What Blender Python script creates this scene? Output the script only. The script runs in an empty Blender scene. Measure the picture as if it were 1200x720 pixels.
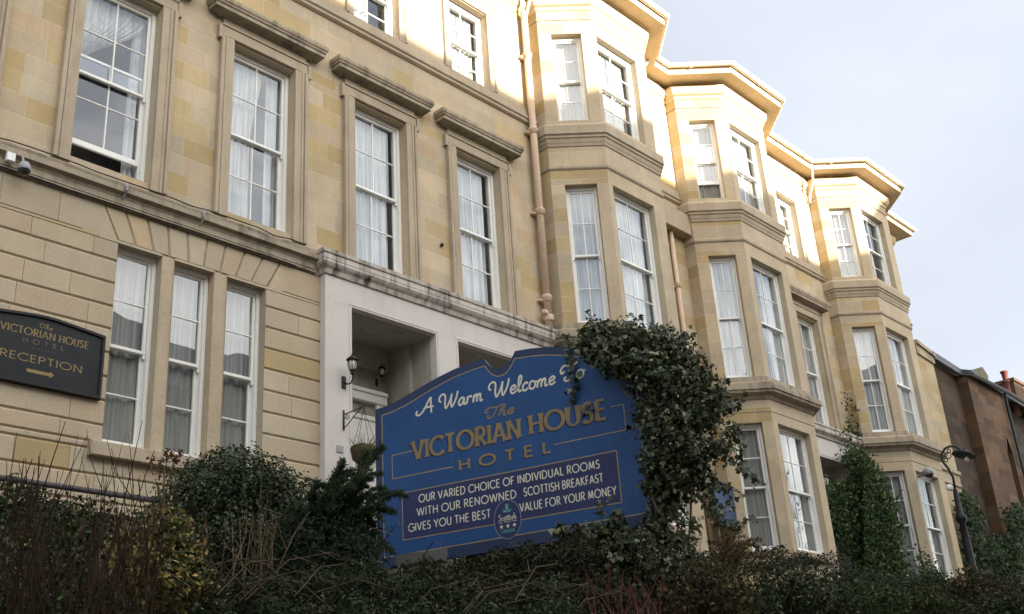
import bpy, math, random
import numpy as np
from mathutils import Vector, Matrix
R = math.radians
random.seed(7)
rng = np.random.default_rng(7)
SC = bpy.context.scene
COL = SC.collection

# ------------------------------------------------------------------ camera, sky, sun, exposure
# world: eye level is z = 0, +X runs along the terrace away from the viewer, the facade stands in the plane y = 12.5
F_PX = 1326.009
CAM = np.array([[0.68426254, -0.72653865, -0.06266064],
                [0.24889716, 0.31345004, -0.91640563],
                [0.68544509, 0.61146599, 0.39531553]])      # rows: right, down, forward
cd = bpy.data.cameras.new('camera')
cam = bpy.data.objects.new('camera', cd)
COL.objects.link(cam)
cd.sensor_width = 36.0
cd.lens = F_PX / 1200 * 36.0
cd.clip_start = 0.05
cd.clip_end = 3000
cam.matrix_world = Matrix(((CAM[0][0], -CAM[1][0], -CAM[2][0], 0),
                           (CAM[0][1], -CAM[1][1], -CAM[2][1], 0),
                           (CAM[0][2], -CAM[1][2], -CAM[2][2], 0), (0, 0, 0, 1)))
SC.camera = cam
SC.view_settings.view_transform = 'Standard'
SC.view_settings.look = 'None'
SC.view_settings.gamma = 1.0
SC.view_settings.exposure = 2.1

SUN_EL, SUN_AZ = 12.5, 5.0                     # elevation; angle from -Y towards +X
SUN_DIR = Vector((math.sin(R(SUN_AZ)) * math.cos(R(SUN_EL)), -math.cos(R(SUN_AZ)) * math.cos(R(SUN_EL)), math.sin(R(SUN_EL))))
sl = bpy.data.lights.new('sun', 'SUN')
sl.energy = 5.0
sl.angle = R(0.6)
sl.color = (1.0, 0.92, 0.79)
so = bpy.data.objects.new('sun', sl)
COL.objects.link(so)
so.rotation_euler = SUN_DIR.to_track_quat('Z', 'Y').to_euler()
so.location = (0, -30, 30)


def build_world():
    w = bpy.data.worlds.new('World')
    SC.world = w
    w.use_nodes = True
    nt = w.node_tree
    N, L = nt.nodes, nt.links
    for n in list(N):
        N.remove(n)
    out = N.new('ShaderNodeOutputWorld')
    bg = N.new('ShaderNodeBackground')
    bg.inputs['Strength'].default_value = 0.1
    sky = N.new('ShaderNodeTexSky')
    sky.sky_type = 'NISHITA'
    sky.sun_disc = False
    sky.sun_elevation = R(SUN_EL)
    sky.sun_rotation = math.atan2(SUN_DIR.x, SUN_DIR.y)
    sky.air_density = 1.0
    sky.dust_density = 1.5
    tc = N.new('ShaderNodeTexCoord')
    mp = N.new('ShaderNodeMapping')
    mp.inputs['Scale'].default_value = (1.0, 1.0, 1.9)
    L.new(tc.outputs['Generated'], mp.inputs['Vector'])
    nz = N.new('ShaderNodeTexNoise')
    nz.inputs['Scale'].default_value = 3.1
    nz.inputs['Detail'].default_value = 7
    nz.inputs['Roughness'].default_value = 0.55
    L.new(mp.outputs['Vector'], nz.inputs['Vector'])
    rp = N.new('ShaderNodeValToRGB')
    rp.color_ramp.elements[0].position = 0.40
    rp.color_ramp.elements[1].position = 0.62
    rp.color_ramp.elements[0].color = (.12, .12, .12, 1)
    rp.color_ramp.elements[1].color = (1, 1, 1, 1)
    L.new(nz.outputs['Fac'], rp.inputs['Fac'])
    # clouds are brighter on the sun's side of the sky
    dt = N.new('ShaderNodeVectorMath')
    dt.operation = 'DOT_PRODUCT'
    L.new(tc.outputs['Generated'], dt.inputs[0])
    dt.inputs[1].default_value = tuple(SUN_DIR)
    mr = N.new('ShaderNodeMapRange')
    mr.inputs['From Min'].default_value = 0.02
    mr.inputs['From Max'].default_value = 0.75
    mr.inputs['To Min'].default_value = 2.03
    mr.inputs['To Max'].default_value = 13.0
    L.new(dt.outputs['Value'], mr.inputs['Value'])
    nz2 = N.new('ShaderNodeTexNoise')
    nz2.inputs['Scale'].default_value = 2.2
    nz2.inputs['Detail'].default_value = 5
    L.new(mp.outputs['Vector'], nz2.inputs['Vector'])
    mr2 = N.new('ShaderNodeMapRange')
    mr2.inputs['From Min'].default_value = 0.3
    mr2.inputs['From Max'].default_value = 0.7
    mr2.inputs['To Min'].default_value = 0.88
    mr2.inputs['To Max'].default_value = 1.10
    L.new(nz2.outputs['Fac'], mr2.inputs['Value'])
    mul = N.new('ShaderNodeMath')
    mul.operation = 'MULTIPLY'
    L.new(mr.outputs['Result'], mul.inputs[0])
    L.new(mr2.outputs['Result'], mul.inputs[1])
    # away from the sun the overcast closes into one veil; towards it the clouds break over blue
    veil = N.new('ShaderNodeMapRange')
    veil.inputs['From Min'].default_value = 0.02
    veil.inputs['From Max'].default_value = 0.35
    veil.inputs['To Min'].default_value = 0.965
    veil.inputs['To Max'].default_value = 0.0
    L.new(dt.outputs['Value'], veil.inputs['Value'])
    veil_out = veil.outputs['Result']
    cl = N.new('ShaderNodeVectorMath')
    cl.operation = 'SCALE'
    tone = N.new('ShaderNodeMixRGB')
    tone.inputs['Color1'].default_value = (1.0, 0.975, 0.93, 1)
    tone.inputs['Color2'].default_value = (0.93, 1.0, 1.13, 1)
    L.new(veil_out, tone.inputs['Fac'])
    L.new(tone.outputs['Color'], cl.inputs[0])
    L.new(mul.outputs['Value'], cl.inputs['Scale'])
    mx = N.new('ShaderNodeMixRGB')
    vm = N.new('ShaderNodeMath')
    vm.operation = 'MAXIMUM'
    L.new(rp.outputs['Color'], vm.inputs[0])
    L.new(veil.outputs['Result'], vm.inputs[1])
    L.new(vm.outputs['Value'], mx.inputs['Fac'])
    L.new(sky.outputs['Color'], mx.inputs['Color1'])
    L.new(cl.outputs['Vector'], mx.inputs['Color2'])
    L.new(mx.outputs['Color'], bg.inputs['Color'])
    L.new(bg.outputs['Background'], out.inputs['Surface'])


build_world()


# ------------------------------------------------------------------ helpers
def ray(px, py):
    return CAM.T @ np.array([(px - 600) / F_PX, (py - 360) / F_PX, 1.0])


def at(px, py, r):
    """point at horizontal distance r along the sight line of a photo pixel"""
    d = ray(px, py)
    return d * (r / math.hypot(d[0], d[1]))


def at_y(px, py, Y):
    d = ray(px, py)
    return d * (Y / d[1])


def px_size(px, py, r):
    """metres per photo pixel there"""
    p = at(px, py, r)
    return float(CAM[2] @ p) / F_PX


class MB:
    def __init__(s):
        s.v, s.f, s.c = [], [], []

    def add(s, verts, faces, col=None):
        b = len(s.v)
        s.v.extend([tuple(p) for p in verts])
        for f in faces:
            s.f.append(tuple(i + b for i in f))
            s.c.append(col or (1, 1, 1))

    def box(s, x0, x1, y0, y1, z0, z1, col=None):
        v = [(x0, y0, z0), (x1, y0, z0), (x1, y1, z0), (x0, y1, z0), (x0, y0, z1), (x1, y0, z1), (x1, y1, z1), (x0, y1, z1)]
        s.add(v, [(0, 3, 2, 1), (4, 5, 6, 7), (0, 1, 5, 4), (1, 2, 6, 5), (2, 3, 7, 6), (3, 0, 4, 7)], col)

    def bbox(s, x0, x1, y0, y1, z0, z1, b, col=None):
        """box with bevelled front (y0) edges"""
        v = [(x0, y0 + b, z0), (x1, y0 + b, z0), (x1, y0 + b, z1), (x0, y0 + b, z1),
             (x0 + b, y0, z0 + b), (x1 - b, y0, z0 + b), (x1 - b, y0, z1 - b), (x0 + b, y0, z1 - b),
             (x0, y1, z0), (x1, y1, z0), (x1, y1, z1), (x0, y1, z1)]
        s.add(v, [(4, 5, 6, 7), (0, 1, 5, 4), (1, 2, 6, 5), (2, 3, 7, 6), (3, 0, 4, 7),
                  (8, 9, 1, 0), (9, 10, 2, 1), (10, 11, 3, 2), (11, 8, 0, 3), (8, 11, 10, 9)], col)

    def tube(s, path, rad, n=6, col=None, cap=True):
        P = [Vector(p) for p in path]
        if not hasattr(rad, '__len__'):
            rad = [rad] * len(P)
        up = None
        rings = []
        for i, p in enumerate(P):
            t = (P[min(i + 1, len(P) - 1)] - P[max(i - 1, 0)])
            if t.length < 1e-9:
                t = Vector((0, 0, 1))
            t.normalize()
            if up is None:
                up = Vector((0, 0, 1)) if abs(t.z) < .9 else Vector((1, 0, 0))
            a = t.cross(up)
            if a.length < 1e-6:
                a = t.orthogonal()
            a.normalize()
            b = a.cross(t)
            up = b
            rings.append([p + (a * math.cos(q) + b * math.sin(q)) * rad[i] for q in [2 * math.pi * k / n for k in range(n)]])
        vs = [q for r in rings for q in r]
        fs = []
        for i in range(len(P) - 1):
            for k in range(n):
                k2 = (k + 1) % n
                fs.append((i * n + k, i * n + k2, (i + 1) * n + k2, (i + 1) * n + k))
        if cap:
            fs.append(tuple(range(n - 1, -1, -1)))
            fs.append(tuple((len(P) - 1) * n + k for k in range(n)))
        s.add(vs, fs, col)

    def lathe(s, prof, c=(0, 0, 0), n=14, col=None, axis=None):
        vs, fs = [], []
        ax = Vector(axis).normalized() if axis is not None else Vector((0, 0, 1))
        q = Vector((0, 0, 1)).rotation_difference(ax)
        for (r, z) in prof:
            for k in range(n):
                a = 2 * math.pi * k / n
                vs.append(Vector(c) + q @ Vector((r * math.cos(a), r * math.sin(a), z)))
        for i in range(len(prof) - 1):
            for k in range(n):
                k2 = (k + 1) % n
                fs.append((i * n + k, i * n + k2, (i + 1) * n + k2, (i + 1) * n + k))
        s.add(vs, fs, col)

    def sweep(s, prof, path, col=None, caps=True):
        """profile of (outward, z) points along a plan path; outward is to the right of the walking direction"""
        n = len(path)
        mit = []
        nr = []
        for i in range(n - 1):
            d = Vector((path[i + 1][0] - path[i][0], path[i + 1][1] - path[i][1])).normalized()
            nr.append(Vector((d.y, -d.x)))
        for i in range(n):
            if i == 0:
                m = nr[0]
            elif i == n - 1:
                m = nr[-1]
            else:
                m = (nr[i - 1] + nr[i]) / (1 + nr[i - 1].dot(nr[i]))
            mit.append(m)
        k = len(prof)
        vs = [(path[i][0] + d * mit[i].x, path[i][1] + d * mit[i].y, z) for i in range(n) for d, z in prof]
        fs = []
        for i in range(n - 1):
            for j in range(k - 1):
                a = i * k + j
                fs.append((a, a + 1, a + 1 + k, a + k))
        if caps:
            fs.append(tuple(range(k)))
            fs.append(tuple((n - 1) * k + j for j in range(k - 1, -1, -1)))
        s.add(vs, fs, col)

    def build(s, name, mat, parent=None, smooth=False, mw=None):
        me = bpy.data.meshes.new(name)
        me.from_pydata(s.v, [], s.f)
        at_ = me.attributes.new('Col', 'FLOAT_COLOR', 'FACE')
        buf = np.ones((len(s.f), 4), np.float32)
        buf[:, :3] = np.array(s.c, np.float32).reshape(-1, 3)
        at_.data.foreach_set('color', buf.ravel())
        me.update()
        return finish(name, me, mat, parent, smooth, mw)


def finish(name, me, mat, parent=None, smooth=False, mw=None):
    if mat:
        me.materials.append(mat)
    if smooth:
        me.polygons.foreach_set('use_smooth', np.ones(len(me.polygons), bool))
    o = bpy.data.objects.new(name, me)
    COL.objects.link(o)
    if mw is not None:
        o.matrix_world = mw
    if parent is not None:
        attach(o, parent)
    return o


def world_of(o):
    m = o.matrix_basis.copy()
    p = o
    while p.parent is not None:
        m = p.parent.matrix_basis @ p.matrix_parent_inverse @ m
        p = p.parent
    return m


def attach(o, parent):
    """parent without moving: the child keeps the world place it was built at"""
    o.parent = parent
    o.matrix_parent_inverse = world_of_chain(parent).inverted()


def world_of_chain(o):
    m = o.matrix_basis.copy()
    if o.parent is not None:
        m = world_of_chain(o.parent) @ o.matrix_parent_inverse @ m
    return m


def tag(o, label, cat, group=None, kind=None):
    o['label'] = label
    o['category'] = cat
    if group:
        o['group'] = group
    if kind:
        o['kind'] = kind
    return o


def empty(name, loc, label, cat, group=None):
    o = bpy.data.objects.new(name, None)
    o.empty_display_size = .2
    COL.objects.link(o)
    o.location = tuple(float(q) for q in loc)
    tag(o, label, cat, group)
    return o


def structure(o):
    o['kind'] = 'structure'
    return o


# ------------------------------------------------------------------ materials
def mat_base(name):
    m = bpy.data.materials.new(name)
    m.use_nodes = True
    nt = m.node_tree
    return m, nt, nt.nodes, nt.links, nt.nodes['Principled BSDF']


def M_stone(name, base, attr=True, rough=.9, stain=.25, stain_col=(.10, .085, .065), bump=.25, streak=0.0, nscale=1.1, big=.12, grain=.12):
    """stone with per-block tints from the mesh, grain, weather stains and rain streaks"""
    m, nt, N, L, B = mat_base(name)
    tc = N.new('ShaderNodeTexCoord')
    geo = N.new('ShaderNodeNewGeometry')
    col = N.new('ShaderNodeRGB')
    col.outputs[0].default_value = (*base, 1)
    cur = col.outputs[0]
    if attr:
        a = N.new('ShaderNodeAttribute')
        a.attribute_name = 'Col'
        mm = N.new('ShaderNodeMixRGB')
        mm.blend_type = 'MULTIPLY'
        mm.inputs['Fac'].default_value = 1
        L.new(cur, mm.inputs['Color1'])
        L.new(a.outputs['Color'], mm.inputs['Color2'])
        cur = mm.outputs['Color']
    # broad tone drift
    n1 = N.new('ShaderNodeTexNoise')
    n1.inputs['Scale'].default_value = nscale
    n1.inputs['Detail'].default_value = 6
    n1.inputs['Roughness'].default_value = .6
    L.new(geo.outputs['Position'], n1.inputs['Vector'])
    mr = N.new('ShaderNodeMapRange')
    mr.inputs['From Min'].default_value = .3
    mr.inputs['From Max'].default_value = .7
    mr.inputs['To Min'].default_value = 1 - big
    mr.inputs['To Max'].default_value = 1 + big
    L.new(n1.outputs['Fac'], mr.inputs['Value'])
    # grain
    n2 = N.new('ShaderNodeTexNoise')
    n2.inputs['Scale'].default_value = 38
    n2.inputs['Detail'].default_value = 5
    L.new(geo.outputs['Position'], n2.inputs['Vector'])
    mr2 = N.new('ShaderNodeMapRange')
    mr2.inputs['From Min'].default_value = .25
    mr2.inputs['From Max'].default_value = .75
    mr2.inputs['To Min'].default_value = 1 - grain
    mr2.inputs['To Max'].default_value = 1 + grain
    L.new(n2.outputs['Fac'], mr2.inputs['Value'])
    mu = N.new('ShaderNodeMath')
    mu.operation = 'MULTIPLY'
    L.new(mr.outputs['Result'], mu.inputs[0])
    L.new(mr2.outputs['Result'], mu.inputs[1])
    sc = N.new('ShaderNodeVectorMath')
    sc.operation = 'SCALE'
    L.new(cur, sc.inputs[0])
    L.new(mu.outputs['Value'], sc.inputs['Scale'])
    # stains
    n3 = N.new('ShaderNodeTexNoise')
    n3.inputs['Scale'].default_value = 2.3
    n3.inputs['Detail'].default_value = 9
    n3.inputs['Roughness'].default_value = .68
    mp = N.new('ShaderNodeMapping')
    mp.inputs['Scale'].default_value = (1, 1, .55)
    L.new(geo.outputs['Position'], mp.inputs['Vector'])
    L.new(mp.outputs['Vector'], n3.inputs['Vector'])
    rp = N.new('ShaderNodeValToRGB')
    rp.color_ramp.elements[0].position = .54
    rp.color_ramp.elements[1].position = .74
    L.new(n3.outputs['Fac'], rp.inputs['Fac'])
    fm = N.new('ShaderNodeMath')
    fm.operation = 'MULTIPLY'
    fm.inputs[1].default_value = stain
    L.new(rp.outputs['Color'], fm.inputs[0])
    fac = fm.outputs['Value']
    if streak:
        n4 = N.new('ShaderNodeTexNoise')
        n4.inputs['Scale'].default_value = 5
        n4.inputs['Detail'].default_value = 6
        mp4 = N.new('ShaderNodeMapping')
        mp4.inputs['Scale'].default_value = (1.6, 1.6, .22)
        L.new(geo.outputs['Position'], mp4.inputs['Vector'])
        L.new(mp4.outputs['Vector'], n4.inputs['Vector'])
        rp4 = N.new('ShaderNodeValToRGB')
        rp4.color_ramp.elements[0].position = .48
        rp4.color_ramp.elements[1].position = .70
        L.new(n4.outputs['Fac'], rp4.inputs['Fac'])
        f4 = N.new('ShaderNodeMath')
        f4.operation = 'MULTIPLY_ADD'
        f4.use_clamp = True
        f4.inputs[1].default_value = streak
        L.new(rp4.outputs['Color'], f4.inputs[0])
        L.new(fac, f4.inputs[2])
        fac = f4.outputs['Value']
    mx = N.new('ShaderNodeMixRGB')
    L.new(fac, mx.inputs['Fac'])
    L.new(sc.outputs['Vector'], mx.inputs['Color1'])
    mx.inputs['Color2'].default_value = (*stain_col, 1)
    L.new(mx.outputs['Color'], B.inputs['Base Color'])
    B.inputs['Roughness'].default_value = rough
    B.inputs['Specular IOR Level'].default_value = .25
    bp = N.new('ShaderNodeBump')
    bp.inputs['Strength'].default_value = bump
    bp.inputs['Distance'].default_value = .01
    L.new(n2.outputs['Fac'], bp.inputs['Height'])
    L.new(bp.outputs['Normal'], B.inputs['Normal'])
    return m


def M_simple(name, base, rough=.6, spec=.4, noise=.1, nscale=9, metal=0, attr=False, bump=0.0, emit=None):
    m, nt, N, L, B = mat_base(name)
    geo = N.new('ShaderNodeNewGeometry')
    n1 = N.new('ShaderNodeTexNoise')
    n1.inputs['Scale'].default_value = nscale
    n1.inputs['Detail'].default_value = 6
    L.new(geo.outputs['Position'], n1.inputs['Vector'])
    mr = N.new('ShaderNodeMapRange')
    mr.inputs['From Min'].default_value = .3
    mr.inputs['From Max'].default_value = .7
    mr.inputs['To Min'].default_value = 1 - noise
    mr.inputs['To Max'].default_value = 1 + noise
    L.new(n1.outputs['Fac'], mr.inputs['Value'])
    sc = N.new('ShaderNodeVectorMath')
    sc.operation = 'SCALE'
    if attr:
        a = N.new('ShaderNodeAttribute')
        a.attribute_name = 'Col'
        L.new(a.outputs['Color'], sc.inputs[0])
    else:
        sc.inputs[0].default_value = base
    L.new(mr.outputs['Result'], sc.inputs['Scale'])
    L.new(sc.outputs['Vector'], B.inputs['Base Color'])
    B.inputs['Roughness'].default_value = rough
    B.inputs['Specular IOR Level'].default_value = spec
    B.inputs['Metallic'].default_value = metal
    if bump:
        bp = N.new('ShaderNodeBump')
        bp.inputs['Strength'].default_value = bump
        bp.inputs['Distance'].default_value = .01
        L.new(n1.outputs['Fac'], bp.inputs['Height'])
        L.new(bp.outputs['Normal'], B.inputs['Normal'])
    return m


def M_paint_worn(name, base, under, amt=.62):
    """old paint flaking to the wood"""
    m, nt, N, L, B = mat_base(name)
    geo = N.new('ShaderNodeNewGeometry')
    n1 = N.new('ShaderNodeTexNoise')
    n1.inputs['Scale'].default_value = 13
    n1.inputs['Detail'].default_value = 8
    n1.inputs['Roughness'].default_value = .7
    L.new(geo.outputs['Position'], n1.inputs['Vector'])
    rp = N.new('ShaderNodeValToRGB')
    rp.color_ramp.elements[0].position = amt
    rp.color_ramp.elements[1].position = amt + .05
    L.new(n1.outputs['Fac'], rp.inputs['Fac'])
    mx = N.new('ShaderNodeMixRGB')
    L.new(rp.outputs['Color'], mx.inputs['Fac'])
    mx.inputs['Color1'].default_value = (*base, 1)
    mx.inputs['Color2'].default_value = (*under, 1)
    L.new(mx.outputs['Color'], B.inputs['Base Color'])
    B.inputs['Roughness'].default_value = .5
    return m


def M_glass(name, tint=(.97, .985, .98), wob=.0012):
    """old thin window glass: clear, mirror at a slant, slightly wavy"""
    m = bpy.data.materials.new(name)
    m.use_nodes = True
    nt = m.node_tree
    N, L = nt.nodes, nt.links
    N.remove(N['Principled BSDF'])
    out = N['Material Output']
    tr = N.new('ShaderNodeBsdfTransparent')
    tr.inputs['Color'].default_value = (*tint, 1)
    gl = N.new('ShaderNodeBsdfGlossy')
    gl.inputs['Roughness'].default_value = 0.0
    gl.inputs['Color'].default_value = (.95, .97, 1, 1)
    fr = N.new('ShaderNodeFresnel')
    fr.inputs['IOR'].default_value = 1.95
    geo = N.new('ShaderNodeNewGeometry')
    # a pane is a thin sheet: the same mirror strength from both sides (the node inverts the index on back faces)
    ior = N.new('ShaderNodeMapRange')
    ior.inputs['To Min'].default_value = 1.95
    ior.inputs['To Max'].default_value = 1 / 1.95
    L.new(geo.outputs['Backfacing'], ior.inputs['Value'])
    L.new(ior.outputs['Result'], fr.inputs['IOR'])
    nz = N.new('ShaderNodeTexNoise')
    nz.inputs['Scale'].default_value = 1.6
    nz.inputs['Detail'].default_value = 1
    L.new(geo.outputs['Position'], nz.inputs['Vector'])
    bp = N.new('ShaderNodeBump')
    bp.inputs['Strength'].default_value = .5
    bp.inputs['Distance'].default_value = wob * 6
    L.new(nz.outputs['Fac'], bp.inputs['Height'])
    L.new(bp.outputs['Normal'], gl.inputs['Normal'])
    mx = N.new('ShaderNodeMixShader')
    L.new(fr.outputs['Fac'], mx.inputs['Fac'])
    L.new(tr.outputs['BSDF'], mx.inputs[1])
    L.new(gl.outputs['BSDF'], mx.inputs[2])
    L.new(mx.outputs['Shader'], out.inputs['Surface'])
    return m


def M_leaf(name, rough=.42, spec=.35, trans=.25):
    m = bpy.data.materials.new(name)
    m.use_nodes = True
    nt = m.node_tree
    N, L = nt.nodes, nt.links
    B = N['Principled BSDF']
    out = N['Material Output']
    a = N.new('ShaderNodeAttribute')
    a.attribute_name = 'Col'
    L.new(a.outputs['Color'], B.inputs['Base Color'])
    B.inputs['Roughness'].default_value = rough
    B.inputs['Specular IOR Level'].default_value = spec
    t = N.new('ShaderNodeBsdfTranslucent')
    L.new(a.outputs['Color'], t.inputs['Color'])
    mx = N.new('ShaderNodeMixShader')
    mx.inputs['Fac'].default_value = trans
    L.new(B.outputs['BSDF'], mx.inputs[1])
    L.new(t.outputs['BSDF'], mx.inputs[2])
    L.new(mx.outputs['Shader'], out.inputs['Surface'])
    return m


STONE = (.43, .354, .25)
stone = M_stone('sandstone_ashlar', STONE, stain=.32, stain_col=(.27, .20, .125), big=.13, streak=.15)
stone_rust = M_stone('sandstone_rusticated', (.415, .343, .245), stain=.20, stain_col=(.26, .19, .12), big=.09)
stone_trim = M_stone('sandstone_mouldings', (.37, .305, .222), stain=.45, stain_col=(.17, .13, .09), streak=.2, attr=False)
stone_soot = M_stone('sandstone_sooty_cornice', (.335, .28, .205), stain=.7, stain_col=(.075, .062, .048), streak=.45, attr=False)
stucco = M_stone('pale_porch_paint', (.55, .51, .47), grain=.04, stain=.22, stain_col=(.25, .22, .19), attr=False, bump=.06, streak=.05, big=.05)
porch_cor = M_stone('pale_porch_cornice', (.48, .43, .38), stain=.95, stain_col=(.065, .06, .05), streak=.85, attr=False, nscale=2)
eave_paint = M_stone('cream_eaves_paint', (.60, .47, .30), stain=.3, stain_col=(.30, .23, .14), attr=False, bump=.05)
gutter_paint = M_stone('cream_gutter_paint', (.66, .58, .48), stain=.3, stain_col=(.2, .14, .09), attr=False, bump=.03)
pipe_paint = M_stone('pink_cream_pipe_paint', (.55, .41, .30), stain=.25, stain_col=(.33, .2, .12), attr=False, bump=.03, streak=.1)
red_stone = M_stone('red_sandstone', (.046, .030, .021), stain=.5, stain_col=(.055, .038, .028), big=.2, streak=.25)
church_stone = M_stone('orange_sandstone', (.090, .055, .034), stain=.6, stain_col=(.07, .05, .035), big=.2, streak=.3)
slate = M_simple('slate', (.075, .08, .09), rough=.65, noise=.35, nscale=14)
white_wood = M_paint_worn('white_window_paint', (.76, .75, .71), (.36, .31, .25), .655)
glass = M_glass('window_glass')
def M_net(name, base):
    """gathered net: denser and thinner weave, its strips of tone also painting in fold shading"""
    m, nt, N, L, B = mat_base(name)
    tc = N.new('ShaderNodeTexCoord')
    mp = N.new('ShaderNodeMapping')
    mp.inputs['Scale'].default_value = (24, 3, .55)
    L.new(tc.outputs['Object'], mp.inputs['Vector'])
    n1 = N.new('ShaderNodeTexNoise')
    n1.inputs['Scale'].default_value = 1.0
    n1.inputs['Detail'].default_value = 3
    L.new(mp.outputs['Vector'], n1.inputs['Vector'])
    mr = N.new('ShaderNodeMapRange')
    mr.inputs['From Min'].default_value = .3
    mr.inputs['From Max'].default_value = .7
    mr.inputs['To Min'].default_value = .62  # lighter and darker strips in the colour strengthen the shading of the folds
    mr.inputs['To Max'].default_value = 1.25
    L.new(n1.outputs['Fac'], mr.inputs['Value'])
    sc = N.new('ShaderNodeVectorMath')
    sc.operation = 'SCALE'
    sc.inputs[0].default_value = base
    L.new(mr.outputs['Result'], sc.inputs['Scale'])
    L.new(sc.outputs['Vector'], B.inputs['Base Color'])
    B.inputs['Roughness'].default_value = .95
    B.inputs['Specular IOR Level'].default_value = .1
    return m


curtain_m = M_net('white_net_curtain', (.42, .43, .435))
curtain_sunlit = M_net('net_curtain_dimmed_for_sun', (.25, .24, .22))  # net darkened in colour so the sunlit top windows glare less
curtain_grey = M_net('grey_net_curtain', (.27, .275, .265))
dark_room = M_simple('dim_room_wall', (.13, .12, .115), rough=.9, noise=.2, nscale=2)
black_iron = M_simple('black_iron', (.010, .010, .011), rough=.55, spec=.3, noise=.2)
grey_pl = M_simple('grey_plastic', (.27, .275, .28), rough=.45, noise=.05)
white_pl = M_simple('white_plastic', (.72, .72, .70), rough=.4, noise=.04)
lens_m = M_simple('dark_dome', (.03, .03, .035), rough=.08, spec=.6, noise=.02)
lamp_glass = M_simple('lantern_glass', (.58, .57, .50), rough=.15, spec=.6, noise=.05)
sign_blue = M_stone('sign_blue_paint', (.009, .057, .178), stain=.22, stain_col=(.045, .085, .16), streak=.12, attr=False, rough=.42, bump=.01, nscale=2.2, big=.14)
sign_navy = M_stone('sign_navy_border', (.018, .034, .085), stain=.10, stain_col=(.05, .07, .12), attr=False, rough=.5, bump=.01)
sign_panel = M_stone('sign_navy_panel', (.020, .028, .092), stain=.08, stain_col=(.06, .06, .13), attr=False, rough=.45, bump=.01)
gold = M_simple('sign_gold_paint', (.215, .150, .055), rough=.45, noise=.12)
gold_line = M_simple('sign_gold_line', (.26, .20, .11), rough=.5, noise=.15)
gold_shadow = M_simple('sign_lettering_drop_shade', (.008, .015, .05), rough=.6, noise=.05)
cream = M_simple('sign_cream_paint', (.62, .58, .46), rough=.5, noise=.06)
green_pt = M_simple('badge_green_paint', (.10, .34, .30), rough=.5, noise=.08)
sign_black = M_simple('black_sign_paint', (.010, .0115, .014), rough=.5, spec=.25, noise=.25, nscale=5)
gold_dim = M_simple('old_gold_paint', (.22, .155, .055), rough=.5, noise=.18)
wood_post = M_simple('weathered_post', (.13, .10, .075), rough=.85, noise=.3)
soil = M_simple('damp_soil', (.035, .027, .018), rough=.95, noise=.5, nscale=3, bump=.6)
asphalt = M_simple('asphalt', (.05, .05, .052), rough=.9, noise=.2, nscale=30, bump=.3)
paving = M_simple('paving', (.30, .29, .27), rough=.85, noise=.15, nscale=6)
bank_wall_m = M_stone('retaining_wall_stone', (.21, .15, .10), stain=.5, stain_col=(.06, .05, .04), big=.15)
far_stone = M_stone('opposite_sandstone', (.30, .27, .23), stain=.3, attr=False)
bark = M_simple('bark', (.085, .062, .045), rough=.9, noise=.35, attr=False)
twig_red = M_simple('reddish_twigs', (.036, .021, .013), rough=.85, spec=.1, noise=.35)
twig_pale = M_simple('dry_pale_stems', (.14, .10, .06), rough=.9, spec=.1, noise=.25)
leaf_m = M_leaf('foliage', .6, .12)
leaf_gloss = M_leaf('glossy_ivy_leaf', rough=.45, spec=.28, trans=.18)
cloth_dead = M_leaf('dry_leaf', rough=.8, spec=.1, trans=.3)
brick_red = M_simple('terracotta', (.13, .04, .03), rough=.85, noise=.2)

# ------------------------------------------------------------------ ground, road, bank
BANK = [(3.2, -.05), (5.0, .32), (7.0, .95), (9.0, 1.75), (10.5, 2.55), (11.3, 3.05), (12.0, 3.14), (12.6, 3.15), (17.5, 3.15)]


def bank_z(y):
    return float(np.interp(y, [b[0] for b in BANK], [b[1] for b in BANK]))


g = MB()
g.add([(-400, -400, -1.62), (500, -400, -1.62), (500, 500, -1.62), (-400, 500, -1.62)], [(0, 1, 2, 3)])
structure(g.build('ground', paving))
g = MB()
g.add([(-200, -7.6, -1.612), (300, -7.6, -1.612), (300, -1.6, -1.612), (-200, -1.6, -1.612)], [(0, 1, 2, 3)])
structure(g.build('road', asphalt))
g = MB()
g.box(-200, 300, -1.6, -1.45, -1.63, -1.49)
g.box(-200, 300, -1.45, 2.9, -1.63, -1.494)
structure(g.build('pavement', paving))
g = MB()
xs = np.arange(-12, 62, .6)
ys = np.array([3.2, 3.7, 4.3, 5, 5.6, 6.3, 7, 7.7, 8.4, 9, 9.7, 10.5, 11.0, 11.3, 11.7, 12.0, 12.6, 17.5])
vs = []
for y in ys:
    for x in xs:
        vs.append((x, y, bank_z(y) + (.06 * math.sin(x * 1.7 + y * 3) + .05 * math.sin(x * 4.1 - y) if 3.6 < y < 11.2 else 0)))
nx = len(xs)
g.add(vs, [(j * nx + i, j * nx + i + 1, (j + 1) * nx + i + 1, (j + 1) * nx + i) for j in range(len(ys) - 1) for i in range(nx - 1)])
structure(g.build('embankment_terrain', soil, smooth=True))
g = MB()
for k in range(6):
    z0 = -1.62 + k * .27
    x = -12.0 - random.random()
    while x < 60:
        w = random.uniform(.4, .9)
        t = random.uniform(.8, 1.2)
        g.bbox(x + .006, x + w - .006, 2.9, 3.22, z0 + .005, z0 + .265, .012, (t, t, t))
        x += w
g.box(-12.5, 61, 2.86, 3.26, 0.001, .10, (1.1, 1.1, 1.1))
tag(g.build('retaining_wall', bank_wall_m), 'low coursed stone retaining wall holding the planted bank above the pavement', 'wall')

# ------------------------------------------------------------------ the hotel terrace
HOTEL = empty('hotel_building', (18.0, 12.5, 3.15), 'long beige sandstone terraced hotel with three canted bay towers and white sash windows', 'building')

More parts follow.
